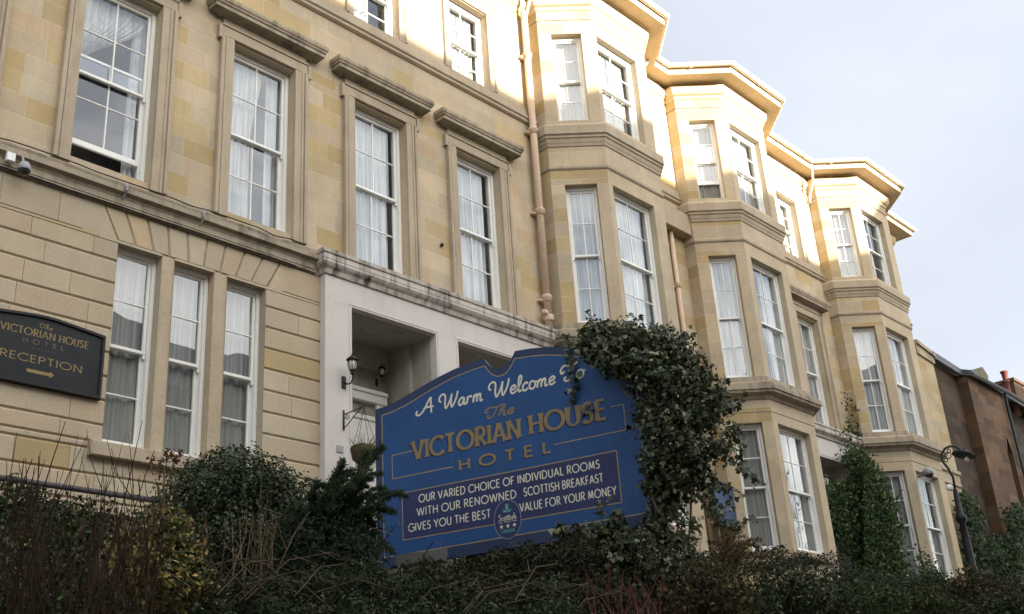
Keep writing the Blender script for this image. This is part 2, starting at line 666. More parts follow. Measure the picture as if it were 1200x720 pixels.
GREY = [(1.0, 1.0, 1.0), (1.04, 1.02, .99), (.95, .95, .95), (1.02, .98, .95), (.98, 1.0, 1.0)]
YEL = [(.95, .88, .66), (.98, .92, .73), (.90, .82, .60), (.92, .87, .70)]
PNK = [(1.05, .97, .90), (1.02, .93, .84)]
MORT = (1.40, 1.45, 1.5)


def tint(style):
    r = random.random()
    if style == 'ashlar':
        c = random.choice(GREY) if r < .66 else random.choice(YEL) if r < .90 else random.choice(PNK)
    elif style == 'quoin':
        c = random.choice(GREY) if r < .5 else random.choice(YEL)
    elif style == 'rubble':
        c = random.choice(GREY + YEL + PNK)
        k = random.uniform(.6, 1.4)
        return tuple(q * k for q in c)
    elif style == 'rust':
        c = random.choice(GREY) if r < .86 else random.choice(YEL) if r < .93 else random.choice(PNK)
    else:
        c = random.choice(GREY)
    k = random.uniform(.92, 1.07)
    return tuple(q * k for q in c)


def panel(mb, O, ang, W, z0, z1, ops=(), style='ashlar', rows=None, reveal=.22, plain_from=None, base_y=.0015, groove=None, voids=()):
    """a wall face in local u (along), y (inwards), z; ops = openings (u0,u1,za,zb) with reveals; blocks stand proud of pale joints"""
    ca, sa = math.cos(ang), math.sin(ang)

    def P(u, y, z):
        return (O[0] + u * ca - y * sa, O[1] + u * sa + y * ca, z)

    def quad(a, b, c, d, col):
        mb.add([P(*a), P(*b), P(*c), P(*d)], [(0, 1, 2, 3)], col)
    allops = list(ops) + list(voids)
    us = sorted({0, W} | {q for o in allops for q in o[:2] if 0 < q < W})
    zs = sorted({z0, z1} | {q for o in allops for q in o[2:4] if z0 < q < z1})

    def inside(u, z):
        return any(o[0] < u < o[1] and o[2] < z < o[3] for o in allops)
    mort = MORT if not groove else (.62, .60, .56)
    for i in range(len(us) - 1):
        for j in range(len(zs) - 1):
            if not inside((us[i] + us[i + 1]) / 2, (zs[j] + zs[j + 1]) / 2):
                b = base_y if not groove else groove
                quad((us[i], b, zs[j]), (us[i + 1], b, zs[j]), (us[i + 1], b, zs[j + 1]), (us[i], b, zs[j + 1]), mort)
    for (a, b, c, d) in ops:
        t = tint('plain')
        f = 0.0
        quad((a, f, c), (a, reveal, c), (a, reveal, d), (a, f, d), t)
        quad((b, reveal, c), (b, f, c), (b, f, d), (b, reveal, d), t)
        quad((a, f, d), (a, reveal, d), (b, reveal, d), (b, f, d), t)
        quad((a, reveal, c), (a, f, c), (b, f, c), (b, reveal, c), t)
    # courses
    if rows is None:
        rows = []
        z = 4.44 - 20 * .3125
        while z < z1 + .4:
            rows.append(z)
            z += .3125
    cuts = {z0, z1} | {r for r in rows if z0 < r < z1}
    oz = {q for o in allops for q in o[2:4] if z0 < q < z1}
    cuts = sorted(c for c in cuts if not any(0 < abs(c - q) < .085 for q in oz) or c in (z0, z1)) + list(oz)
    cuts = sorted(set(cuts))
    for r in range(len(cuts) - 1):
        za, zb = cuts[r], cuts[r + 1]
        if zb - za < .012:
            continue
        zm = (za + zb) / 2
        iv = [(0, W)]
        for o in allops:
            if o[2] < zm < o[3]:
                nv = []
                for a, b in iv:
                    if o[1] <= a or o[0] >= b:
                        nv.append((a, b))
                    else:
                        if o[0] > a:
                            nv.append((a, o[0]))
                        if o[1] < b:
                            nv.append((o[1], b))
                iv = nv
        for a, b in iv:
            L_ = b - a
            if L_ < .02:
                continue
            cutsu = [a]
            if style == 'plain' or (plain_from is not None and a >= plain_from - .01):
                pass
            elif L_ > .5:
                u = a
                while True:
                    st = random.uniform(.38, .95)
                    if b - (u + st) < .3:
                        break
                    u += st
                    cutsu.append(u)
            cutsu.append(b)
            for k in range(len(cutsu) - 1):
                ua, ub = cutsu[k], cutsu[k + 1]
                sty = style if not (plain_from is not None and a >= plain_from - .01) else 'plain'
                col = tint(sty)
                if sty == 'plain':
                    col = tuple(.97 * q for q in GREY[(r * 3 + k) % 2])
                gu = .003 if ua > 0 else 0
                gv = .003 if ub < W else 0
                if groove:
                    c_ = .020
                    m0, m1 = za + .0045, zb - .0045
                    if b - a > .02:
                        v = [P(ua + gu, groove, m0), P(ub - gv, groove, m0), P(ub - gv, groove, m1), P(ua + gu, groove, m1),
                             P(ua + gu, 0, m0 + c_), P(ub - gv, 0, m0 + c_), P(ub - gv, 0, m1 - c_), P(ua + gu, 0, m1 - c_)]
                        mb.add(v, [(4, 5, 6, 7), (0, 1, 5, 4), (1, 2, 6, 5), (2, 3, 7, 6), (3, 0, 4, 7)], col)
                else:
                    e = .003 if sty != 'plain' else .0015
                    v = [P(ua + gu, base_y, za + e), P(ub - gv, base_y, za + e), P(ub - gv, base_y, zb - e), P(ua + gu, base_y, zb - e),
                         P(ua + gu, 0, za + e + .002), P(ub - gv, 0, za + e + .002), P(ub - gv, 0, zb - e - .002), P(ua + gu, 0, zb - e - .002)]
                    mb.add(v, [(4, 5, 6, 7), (0, 1, 5, 4), (1, 2, 6, 5), (2, 3, 7, 6), (3, 0, 4, 7)], col)


Y0 = 12.5
WX = [3.25, 5.62, 7.99, 10.36, 12.73]          # piano nobile openings, 1.15 wide
WW = 1.15
ZT = 15.46
ROWS_R = [3.15, 3.50, 3.82, 4.13, 4.44, 4.756, 5.07, 5.39, 5.71, 6.02, 6.34, 6.66, 6.97, 7.42]
REC = [(6.40, 7.04), (7.23, 7.85), (8.06, 8.71)]
TOPX = [(10.37, 11.43), (12.74, 13.80)]
BAYS = [15.10, 20.06, 26.83]
BW, BC, BF = 3.45, .8, 1.85                     # whole width, cant, front
rows_up = [7.42, 7.66] + [7.95 + .3125 * k for k in range(26)]

wall = MB()
# ground storey, channelled blocks
vtop = [6.16, 6.47, 6.79, 7.10, 7.40, 7.72, 8.02, 8.34, 8.65, 8.95]
vbot = [6.39, 6.65, 6.91, 7.15, 7.44, 7.68, 7.94, 8.20, 8.46, 8.73]
panel(wall, (1.0, Y0), 0, 8.69, 3.15, 7.42, [(a - 1, b - 1, 4.22, 6.94) for a, b in REC], 'rust', ROWS_R, groove=.02,
      voids=[(6.17 - 1, 8.94 - 1, 6.955, 7.42), (REC[0][1] - 1, REC[1][0] - 1, 4.22, 6.955), (REC[1][1] - 1, REC[2][0] - 1, 4.22, 6.955)])
for (a, b) in ((REC[0][1], REC[1][0]), (REC[1][1], REC[2][0])):          # plain stone mullions
    wall.add([(a, Y0 + .012, 4.22), (b, Y0 + .012, 4.22), (b, Y0 + .012, 6.955), (a, Y0 + .012, 6.955)], [(0, 1, 2, 3)], (.98, .97, .95))
wall.add([(6.17, Y0 + .02, 6.94), (8.94, Y0 + .02, 6.94), (8.94, Y0 + .02, 7.42), (6.17, Y0 + .02, 7.42)], [(0, 1, 2, 3)], (.62, .6, .56))
for i in range(9):                                                      # flat arch of wedge stones
    e = .006
    a0, a1, b0, b1 = vtop[i] + e, vtop[i + 1] - e, vbot[i] + e, vbot[i + 1] - e
    c = .016
    col = tint('rust')
    z0_, z1_ = 6.958, 7.415
    v = [(b0, Y0 + .02, z0_), (b1, Y0 + .02, z0_), (a1, Y0 + .02, z1_), (a0, Y0 + .02, z1_),
         (b0 + c, Y0, z0_ + c), (b1 - c, Y0, z0_ + c), (a1 - c, Y0, z1_ - c), (a0 + c, Y0, z1_ - c)]
    wall.add(v, [(4, 5, 6, 7), (0, 1, 5, 4), (1, 2, 6, 5), (2, 3, 7, 6), (3, 0, 4, 7)], col)
# left cheek stones beside the arch
for (xa, xb, xc, xd) in ((5.9, 6.16, 5.9, 6.38),):
    v = [(xc, Y0 + .001, 6.962), (xd, Y0 + .001, 6.962), (xb, Y0 + .001, 7.41), (xa, Y0 + .001, 7.41)]
    wall.add(v, [(0, 1, 2, 3)], (1, .99, .97))
v = [(8.74, Y0 + .001, 6.962), (9.0, Y0 + .001, 6.962), (9.0, Y0 + .001, 7.41), (8.96, Y0 + .001, 7.41)]
wall.add(v, [(0, 1, 2, 3)], (1, .99, .97))
wall.build('wall_storey', stone_rust, HOTEL)

wall = MB()
ops = [(x - 1, x - 1 + WW, 7.95, 10.88) for x in WX] + [(a - 1, b - 1, 12.62, 14.43) for a, b in TOPX]
panel(wall, (1.0, Y0), 0, 14.1, 7.42, ZT, ops, 'ashlar', rows_up)
# recess between the paired bays, wall with the single windows, end piece
panel(wall, (18.55, Y0), 0, 1.51, 3.15, ZT, [], 'ashlar', None)
panel(wall, (23.51, Y0), 0, 3.32, 3.15, ZT, [(24.83 - 23.51, 25.93 - 23.51, 7.95, 10.88), (24.88 - 23.51, 25.90 - 23.51, 12.62, 14.43)], 'ashlar', None,
      voids=[(.6, 3.0, 3.2, 7.0)])
panel(wall, (30.28, Y0), 0, 1.92, 3.15, ZT, [], 'ashlar', None)
panel(wall, (32.2, Y0), R(90), 6, 3.15, ZT, [], 'ashlar', None)
bay_windows = []


def bay(X0, uf):
    A = (X0, Y0)
    p1 = (X0, 12.23)
    p2 = (X0 + BC, 12.23 - BC)
    p3 = (X0 + BC + BF, 12.23 - BC)
    p4 = (X0 + BW, 12.23)
    LC = BC * math.sqrt(2)
    LV = [(4.22, 6.92), (7.95, 10.88), (12.35, 14.47)]
    panel(wall, A, R(-90), .27, 3.15, ZT, [], 'quoin', None)
    panel(wall, p1, R(-45), LC, 3.15, ZT, [(.27, .90, a, b) for a, b in LV], 'quoin', None, plain_from=.5)
    panel(wall, p2, 0, BF, 3.15, ZT, [(uf, uf + 1.35, a, b) for a, b in LV], 'plain', [3.15, 4.22, 6.92, 7.42, 7.95, 10.9, 11.25, 11.97, 12.35, 14.47, 14.8])
    panel(wall, p3, R(45), LC, 3.15, ZT, [(.25, .88, a, b) for a, b in LV[1:2]] if False else [], 'plain', [3.15, 4.22, 6.92, 7.42, 7.95, 10.9, 11.25, 11.97, 12.35, 14.47, 14.8])
    panel(wall, p4, R(90), .27, 3.15, ZT, [], 'quoin', None)
    for k, (a, b) in enumerate(LV):
        bay_windows.append((X0, k, 'A', p1, R(-45), .27, .63, a, b - a))
        bay_windows.append((X0, k, 'B', p2, 0, uf, 1.35, a, b - a))


for X0, uf in zip(BAYS, (.13, .2, .11)):
    bay(X0, uf)
wall.build('wall', stone, HOTEL)


def bay_path(X0, d=0):
    return [(X0, Y0 + .0), (X0, 12.23), (X0 + BC, 12.23 - BC), (X0 + BC + BF, 12.23 - BC), (X0 + BW, 12.23), (X0 + BW, Y0 + .0)]


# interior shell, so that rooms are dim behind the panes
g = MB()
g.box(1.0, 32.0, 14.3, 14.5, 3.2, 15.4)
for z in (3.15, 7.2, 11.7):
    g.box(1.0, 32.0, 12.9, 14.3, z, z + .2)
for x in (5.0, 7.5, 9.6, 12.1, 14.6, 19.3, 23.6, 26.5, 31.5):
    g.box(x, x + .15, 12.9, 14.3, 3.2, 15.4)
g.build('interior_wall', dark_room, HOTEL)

# string courses, cornices and eaves
P_STR = [(0, 12.62), (.05, 12.61), (.05, 12.46), (.09, 12.44), (.09, 12.385), (.06, 12.36), (.06, 12.31), (.02, 12.28), (0, 12.28)]
for xa, xb in ((1.0, 15.09), (18.56, 20.05), (23.52, 26.82), (30.29, 32.2)):
    g = MB()
    g.sweep(P_STR, [(xa, Y0), (xb, Y0)])
    g.build('string_course', stone_trim, HOTEL)
g = MB()
g.sweep([(0, 7.81), (.07, 7.79), (.07, 7.72), (.11, 7.70), (.11, 7.63), (.05, 7.60), (.03, 7.56), (.03, 7.51), (.045, 7.50), (.045, 7.475), (.03, 7.47), (.045, 7.455), (.045, 7.43), (0, 7.415)],
        [(1.0, Y0), (9.57, Y0)])
g.build('belt_course', stone_soot, HOTEL)
for X0 in BAYS:
    pth = bay_path(X0)
    g = MB()
    g.sweep([(0, 12.26), (.06, 12.24), (.12, 12.17), (.12, 11.98), (.085, 11.955), (.085, 11.91), (.06, 11.89), (.045, 11.82), (.03, 11.79), (.02, 11.74), (0, 11.73)], pth)
    g.build('sill_cornice', stone_trim, HOTEL)
    g = MB()
    g.sweep([(0, 11.31), (.035, 11.29), (.035, 11.24), (.015, 11.21), (0, 11.205)], pth)
    g.build('bead_moulding', stone_trim, HOTEL)
    g = MB()
    g.sweep([(0, 14.86), (.02, 14.85), (.02, 14.81), (0, 14.80)], pth)
    g.build('bead_moulding', stone_trim, HOTEL)
    g = MB()
    g.sweep([(0, 7.945), (.035, 7.94), (.035, 7.82), (.06, 7.80), (.14, 7.79), (.19, 7.755), (.19, 7.735), (.21, 7.73), (.21, 7.705), (.23, 7.70), (.23, 7.60), (.20, 7.58), (.19, 7.54), (.06, 7.50), (.03, 7.43), (0, 7.42)], pth)
    g.build('storey_cornice', stone_soot, HOTEL)
    g = MB()
    g.sweep([(0, 7.17), (.012, 7.165), (.012, 7.15), (0, 7.145)], pth)
    g.build('bead_moulding', stone_trim, HOTEL)
full = [(1.0, Y0)]
simple = [(1.0, Y0)]
for X0 in BAYS:
    full += bay_path(X0)
    simple += [(X0 - .27, Y0), (X0 + BC, 12.23 - BC), (X0 + BC + BF, 12.23 - BC), (X0 + BW + .27, Y0)]
full += [(32.2, Y0)]
simple += [(32.2, Y0), (32.2, 18.0)]
g = MB()
g.sweep([(0, 15.04), (.03, 15.06), (.05, 15.12), (.10, 15.15), (.14, 15.22), (.15, 15.30), (.15, 15.35), (.12, 15.36), (0, 15.36)], full)
g.build('eaves_moulding', eave_paint, HOTEL)
g = MB()
g.sweep([(-.3, 15.463), (.46, 15.463), (.47, 15.445), (.50, 15.445), (.51, 15.60), (-.3, 15.63)], simple)
g.build('eaves', eave_paint, HOTEL)
g = MB()
arc = [(.57 + .07 * math.cos(t), 15.665 + .075 * math.sin(t)) for t in np.linspace(math.pi, 2 * math.pi, 9)]
g.sweep(arc + [(.645, 15.675), (.628, 15.675), (.57, 15.61), (.515, 15.675), (.50, 15.675), (.50, 15.665)], simple)
for i in range(len(simple) - 1):                 # brackets and joints of the gutter
    a, b = Vector(simple[i]), Vector(simple[i + 1])
    n_ = max(1, int((b - a).length / 1.1))
    d = (b - a).normalized()
    o = Vector((d.y, -d.x))
    for k in range(n_):
        p = a + (b - a) * ((k + .5) / n_)
        q = p + o * .57
        g.box(q.x - .03, q.x + .03, q.y - .03, q.y + .03, 15.575, 15.60)
g.build('gutter', gutter_paint, HOTEL)
# roof: slate slopes behind the gutters, a hipped cap over each bay
g = MB()
rp_ = [(.9, 11.95, 15.66), (32.75, 11.95, 15.66), (32.75, 17.5, 18.6), (.9, 17.5, 18.6), (32.75, 23, 15.6), (.9, 23, 15.6)]
g.add(rp_, [(0, 1, 2, 3), (3, 2, 4, 5), (1, 4, 2), (0, 3, 5)])
for X0 in BAYS:
    q = [(X0 - .5, 12.1, 15.67), (X0 + BC - .22, 10.95, 15.67), (X0 + BC + BF + .22, 10.95, 15.67), (X0 + BW + .5, 12.1, 15.67), (X0 + BW / 2, 13.6, 16.65)]
    g.add(q, [(0, 1, 4), (1, 2, 4), (2, 3, 4)])
g.build('roof', slate, HOTEL)
# swan-neck overflow pipes from gutters to wall
for (xa, xb) in ((18.75, 18.50), (23.75, 23.55), (26.35, 26.75), (14.72, 14.92)):
    g = MB()
    g.tube([(xa, 11.98, 15.58), (xa, 12.0, 15.42), (xa + (xb - xa) * .4, 12.1, 15.2), (xb, 12.40, 14.86), (xb, 12.42, 14.7)], .035, 8)
    g.build('overflow_pipe', gutter_paint, HOTEL, True)


def downpipe(x, y, z0, z1, r, collars, foot=False):
    g = MB()
    g.tube([(x, y, z0), (x, y, z1)], r, 12)
    for z in collars:
        g.lathe([(r, z - .09), (r * 1.25, z - .085), (r * 1.25, z - .02), (r * 1.45, z), (r * 1.45, z + .03), (r * 1.2, z + .05), (r, z + .055)], (x, y, 0), 12)
        g.box(x - r * 2.0, x + r * 2.0, y + r * .5, 12.499, z - .075, z - .04)
    if foot:
        g.tube([(x - .16, y - .02, z0 + .34), (x - .10, y - .02, z0 + .34), (x, y, z0 + .25)], r * .8, 10)
        g.lathe([(r * 1.3, 0), (r * 1.5, .06), (r * 1.3, .12)], (x, y, z0 + .2), 12)
    return g.build('downpipe', pipe_paint, HOTEL, True)


downpipe(14.86, 12.37, 7.78, 15.0, .072, (13.9, 12.10, 10.28, 8.45), True)
downpipe(19.45, 12.43, 3.2, 11.4, .05, (10.08, 8.3, 6.5))
# lintel beam over the slot between the paired bays
g = MB()
g.box(18.56, 20.05, 12.27, 12.498, 11.40, 11.93)
g.sweep([(0, 11.44), (.02, 11.43), (.02, 11.41), (0, 11.40)], [(18.56, 12.27), (20.05, 12.27)])
g.build('lintel_beam', stone_trim, HOTEL)


def surround(x0, x1, za, zb, hood=True, mat=stone_trim, band=True):
    """architrave with ears, frieze and cornice hood round a first-floor window"""
    g = MB()
    c = (x0 + x1) / 2
    w = .235
    for s in (-1, 1):
        xi = x0 if s < 0 else x1
        xo = xi + s * w
        a, b = min(xi, xo), max(xi, xo)
        g.bbox(a, b, 12.445, 12.499, za - .12, zb + .03, .006)
        a, b = (xo - .06, xo) if s > 0 else (xo, xo + .06)
        g.bbox(a, b, 12.415, 12.444, za - .12, zb + .03, .008)
        a, b = (xo - .115, xo - .075) if s > 0 else (xo + .075, xo + .115)
        g.bbox(a, b, 12.432, 12.444, za - .12, zb + .03, .004)
        a, b = (xo, xo + .055) if s > 0 else (xo - .055, xo)
        g.bbox(a, b, 12.42, 12.499, zb - .05, zb + .20, .006)     # ear
    g.bbox(x0 - w, x1 + w, 12.445, 12.499, zb + .031, zb + .20, .006)
    if hood:
        g.bbox(x0 - w, x1 + w, 12.425, 12.499, zb + .201, zb + .235, .004)
        g.bbox(x0 - w + .03, x1 + w - .03, 12.45, 12.499, zb + .236, zb + .34, .004)
        y_ = 12.45
        h = MB()
        h.sweep([(0, zb + .34), (.02, zb + .345), (.05, zb + .375), (.17, zb + .38), (.17, zb + .44), (.19, zb + .45), (.195, zb + .475), (.215, zb + .50), (.22, zb + .55), (.215, zb + .575), (0, zb + .60)],
                [(c - .86, 12.498), (c - .86, y_), (c + .86, y_), (c + .86, 12.498)])
    sr = g.build('window_surround', mat, HOTEL)
    if hood:
        h.build('hood', stone_soot, sr)
    return sr


for x in WX:
    surround(x, x + WW, 7.95, 10.88, mat=stone_soot if False else stone_trim)
surround(24.83, 25.93, 7.95, 10.88)


def slim_surround(x0, x1, za, zb):
    g = MB()
    w = .17
    g.bbox(x0 - w, x0, 12.46, 12.499, za, zb + .02, .005)
    g.bbox(x1, x1 + w, 12.46, 12.499, za, zb + .02, .005)
    g.bbox(x0 - w, x1 + w, 12.46, 12.499, zb + .021, zb + .16, .005)
    g.bbox(x0 - w, x0 - w + .05, 12.44, 12.459, za, zb + .16, .005)
    g.bbox(x1 + w - .05, x1 + w, 12.44, 12.459, za, zb + .16, .005)
    return g.build('window_surround', stone_trim, HOTEL)


for a, b in TOPX:
    slim_surround(a, b, 12.63, 14.43)
slim_surround(24.88, 25.90, 12.63, 14.43)
g = MB()
g.bbox(6.22, 8.90, 12.40, 12.499, 4.03, 4.215, .012)
g.build('window_sill', stone_trim, HOTEL)
for X0, uf in zip(BAYS, (.13, .2, .11)):        # ground sills of the bays
    g = MB()
    p2 = (X0 + BC, 12.23 - BC)
    g.bbox(p2[0] + uf - .08, p2[0] + uf + 1.43, p2[1] - .07, p2[1] - .001, 4.04, 4.205, .01)
    g.build('window_sill', stone_trim, HOTEL)


# ------------------------------------------------------------------ sash windows
def wave_sheet(mb, xl, xr, z0, z1, y, amp, lam, seed, nz=14, col=None):
    """hanging cloth between xl(t) and xr(t), t = 0 at the top"""
    r = random.Random(seed)
    ph = [r.uniform(0, 6.28) for _ in range(4)]
    w = max(xr(0) - xl(0), .05)
    nx_ = max(10, int(w / lam * 7))
    vs, fs = [], []
    for j in range(nz + 1):
        t = j / nz
        a, b = xl(t), xr(t)
        for i in range(nx_ + 1):
            s = i / nx_
            u = s * w / lam
            d = math.sin(6.28 * u + ph[0] + .6 * math.sin(u * 1.3 + ph[1])) + .5 * math.sin(6.28 * u * .43 + ph[2]) + .3 * math.sin(6.28 * u * 2.1 + ph[3] + t)
            vs.append((a + (b - a) * s, y + amp * d * (.55 + .45 * t), z1 + (z0 - z1) * t))
    for j in range(nz):
        for i in range(nx_):
            q = j * (nx_ + 1) + i
            fs.append((q, q + 1, q + nx_ + 2, q + nx_ + 1))
    mb.add(vs, fs, col)


WIN_N = [0]


def window(origin, ang, u0, w, z0, h, cols=(2, 2), rws=(2, 2), cur='net', up=0.0, depth=.14, cmat=None, split=.5, frame_w=.055, drop=0.0):
    """a white box sash window: frame (part) with two sashes, their panes and the curtain as sub-parts"""
    WIN_N[0] += 1
    seed = WIN_N[0]
    rr = random.Random(seed * 31)
    mw = Matrix.Translation((origin[0] + u0 * math.cos(ang), origin[1] + u0 * math.sin(ang), z0)) @ Matrix.Rotation(ang, 4, 'Z')
    y = depth
    f = frame_w
    g = MB()
    g.bbox(.001, f, y, y + .16, .001, h - .001, .004)
    g.bbox(w - f, w - .001, y, y + .16, .001, h - .001, .004)
    g.bbox(f, w - f, y + .001, y + .16, h - .065, h - .002, .004)
    g.bbox(f, w - f, y - .045, y + .16, .002, .045, .006)
    for s in (0, 1):                           # pulley-stile stop beads
        xx = f if s == 0 else w - f - .014
        g.box(xx, xx + .014, y + .075, y + .085, .05, h - .07)
    fr = g.build('window', white_wood, HOTEL, mw=mw)
    a, b = f + .004, w - f - .004
    zt = h - .066
    zb = .046
    zm = zb + (zt - zb) * split

    def sash(za, zc, yy, nc, nr, bot, top, raise_=0):
        g = MB()
        st = .042
        za += raise_
        zc += raise_
        g.bbox(a, a + st, yy, yy + .038, za, zc, .004)
        g.bbox(b - st, b, yy, yy + .038, za, zc, .004)
        g.bbox(a + st, b - st, yy + .001, yy + .038, za, za + bot, .004)
        g.bbox(a + st, b - st, yy + .001, yy + .038, zc - top, zc, .004)
        bw = .011
        ia, ib, ja, jb = a + st, b - st, za + bot, zc - top
        for k in range(1, nc):
            x = ia + (ib - ia) * k / nc
            g.bbox(x - bw, x + bw, yy + .006, yy + .032, ja, jb, .005)
        for k in range(1, nr):
            z = ja + (jb - ja) * k / nr
            for c in range(nc):
                xa = ia + (ib - ia) * c / nc + (bw if c else 0)
                xb = ia + (ib - ia) * (c + 1) / nc - (bw if c < nc - 1 else 0)
                g.bbox(xa, xb, yy + .006, yy + .032, z - bw, z + bw, .005)
        # horns under the meeting rail
        if yy < y + .05:
            for xx in (a, b - .03):
                g.box(xx, xx + .03, yy + .004, yy + .034, za - .06, za)
        so_ = g.build('sash', white_wood, fr, mw=mw)
        gp = MB()
        t1, t2 = rr.uniform(-.004, .004), rr.uniform(-.004, .004)
        yq = yy + .019
        gp.add([(ia, yq - t1 - t2, ja), (ib, yq + t1 - t2, ja), (ib, yq + t1 + t2, jb), (ia, yq - t1 + t2, jb)], [(0, 1, 2, 3)])
        gp.build('pane', glass, fr, mw=mw)
    sash(zm - .02, zt, y + .034, cols[0], rws[0], .045, .045, raise_=-drop)
    sash(zb, zm + .022, y + .088, cols[1], rws[1], .085, .04, raise_=up)
    g = MB()
    yc = y + .165
    cm = cmat or curtain_m
    L0, R0 = .02, w - .02
    ss = lambda t: t * t * (3 - 2 * t)
    if cur == 'net':
        wave_sheet(g, lambda t: L0, lambda t: R0, .03, h - .03, yc, .017, .10, seed)
    elif cur == 'netgap':                      # net hanging clear of the right jamb
        wave_sheet(g, lambda t: L0, lambda t: R0 - .14, .03, h - .03, yc, .018, .11, seed)
    elif cur == 'parted':
        wave_sheet(g, lambda t: L0, lambda t: w * (.66 - .16 * ss(min(1, t / .5))) + .04 * max(0, t - .5), .03, h - .03, yc, .024, .10, seed)
        wave_sheet(g, lambda t: w * .74, lambda t: R0, .03, h - .03, yc + .04, .024, .09, seed + 3)
    elif cur == 'tied':                        # drawn up to the left, a narrow length on the right
        wave_sheet(g, lambda t: L0, lambda t: L0 + .06 + (w * .92) * (1 - ss(min(1, t * 1.02))), h * .50, h - .03, yc, .022, .085, seed, nz=24)
        wave_sheet(g, lambda t: w * .80, lambda t: R0, .03, h - .03, yc + .05, .024, .085, seed + 3)
    elif cur == 'drape':                       # slim strip at the left jamb of bare glass, cloth beyond
        wave_sheet(g, lambda t: L0 + .10 - .06 * t, lambda t: R0, .03, h - .03, yc, .022, .16, seed)
    elif cur == 'right_half':
        wave_sheet(g, lambda t: w * .52, lambda t: R0, .03, h - .03, yc, .024, .11, seed)
    elif cur == 'left_half':
        wave_sheet(g, lambda t: L0, lambda t: w * .55, .03, h - .03, yc, .024, .11, seed)
    if cur != 'none':
        g.build('curtain', cm, fr, True, mw=mw)
    return fr


kinds = {0: 'net', 1: 'tied', 2: 'parted', 3: 'netgap', 4: 'netgap'}
for i, x in enumerate(WX):
    if i == 0:
        continue
    window((x, Y0), 0, 0, WW, 7.95, 2.93, (2, 2), (2, 2), kinds[i], up=.30 if i == 1 else 0.0)
for i, (a, b) in enumerate(TOPX):
    window((a, Y0), 0, 0, b - a, 12.62, 1.81, (2, 2), (2, 2), 'left_half' if i == 0 else 'netgap', cmat=curtain_sunlit)
for i, (a, b) in enumerate(REC):
    window((a, Y0), 0, 0, b - a, 4.22, 2.72, (1, 1), (2, 2), 'drape', cmat=curtain_grey, frame_w=.05)
window((24.83, Y0), 0, 0, 1.10, 7.95, 2.93, (2, 2), (2, 2), 'right_half')
window((24.88, Y0), 0, 0, 1.02, 12.62, 1.81, (2, 2), (2, 2), 'right_half', cmat=curtain_sunlit)
for (X0, k, side, p, ang, u0, w, z0, h) in bay_windows:
    bi = BAYS.index(X0)
    cols, cur, up, cm = (2, 2), 'net', 0.0, curtain_m
    if side == 'A':
        if k == 2 and bi < 2:
            cols = (1, 1)
        if k == 2 and bi == 1:
            up = .44
        if k == 0:
            cols = (1, 1) if bi == 1 else (2, 1)
    else:
        cur = 'netgap'
        if k == 0 and bi == 2:
            cols = (2, 1)
        if k == 1 and bi >= 1:
            cur = 'right_half'
        if k == 0 and bi == 1:
            cur = 'right_half'
        if k == 2 and bi == 2:
            cur = 'left_half'
    if k == 2:
        cm = curtain_sunlit
    if k == 0:
        cm = curtain_grey
    window(p, ang, u0, w, z0, h, cols, (2, 2), cur, up, cmat=cm, frame_w=.05)

# ------------------------------------------------------------------ porches
g = MB()
YP = 12.38
OPS = [(10.20, 11.96), (12.47, 14.22)]
panel(g, (9.69, YP), 0, 5.36, 3.15, 7.46, [(a - 9.69, b - 9.69, 3.16, 7.0) for a, b in OPS], 'plain', [3.15, 7.46], reveal=.14)
g.add([(9.69, YP, 3.15), (9.69, 12.5, 3.15), (9.69, 12.5, 7.46), (9.69, YP, 7.46)], [(0, 3, 2, 1)])
porch_walls = []
for a, b in OPS:                                                        # reeded frame round each opening
    g.bbox(a - .055, a - .03, YP - .008, YP, 3.15, 7.03, .003)
    g.bbox(b + .03, b + .055, YP - .008, YP, 3.15, 7.03, .003)
    g.bbox(a - .055, b + .055, YP - .008, YP, 7.031, 7.055, .003)
    porch_walls.append((a, b))
porch = g.build('porch', stucco, HOTEL)
g = MB()
for a, b in porch_walls:
    g.box(a - .06, a + .001, 12.521, 13.6, 3.15, 7.02)
    g.box(b - .001, b + .06, 12.521, 13.6, 3.15, 7.02)
    g.box(a + .002, b - .002, 12.522, 13.6, 6.985, 7.06)
    g.box(a + .002, b - .002, 13.55, 13.7, 3.15, 6.984)
    # wall breaks and beam inside
    g.box(b - .09, b - .002, 12.95, 13.549, 3.15, 6.984)
    g.box(a + .002, b - .10, 13.44, 13.549, 6.60, 6.984)
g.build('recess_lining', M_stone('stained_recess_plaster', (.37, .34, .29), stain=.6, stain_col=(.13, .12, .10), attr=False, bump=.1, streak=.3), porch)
g = MB()
g.sweep([(0, 7.425), (.03, 7.43), (.05, 7.50), (.09, 7.54), (.115, 7.58), (.115, 7.625), (.12, 7.63), (.12, 7.70), (.10, 7.705), (.10, 7.72), (.125, 7.735), (.13, 7.765), (.115, 7.775), (.12, 7.80), (0, 7.82), (-.1, 7.82)],
        [(9.69, 12.499), (9.69, YP), (14.86, YP), (14.86, 12.499)])
g.build('cornice', porch_cor, porch)
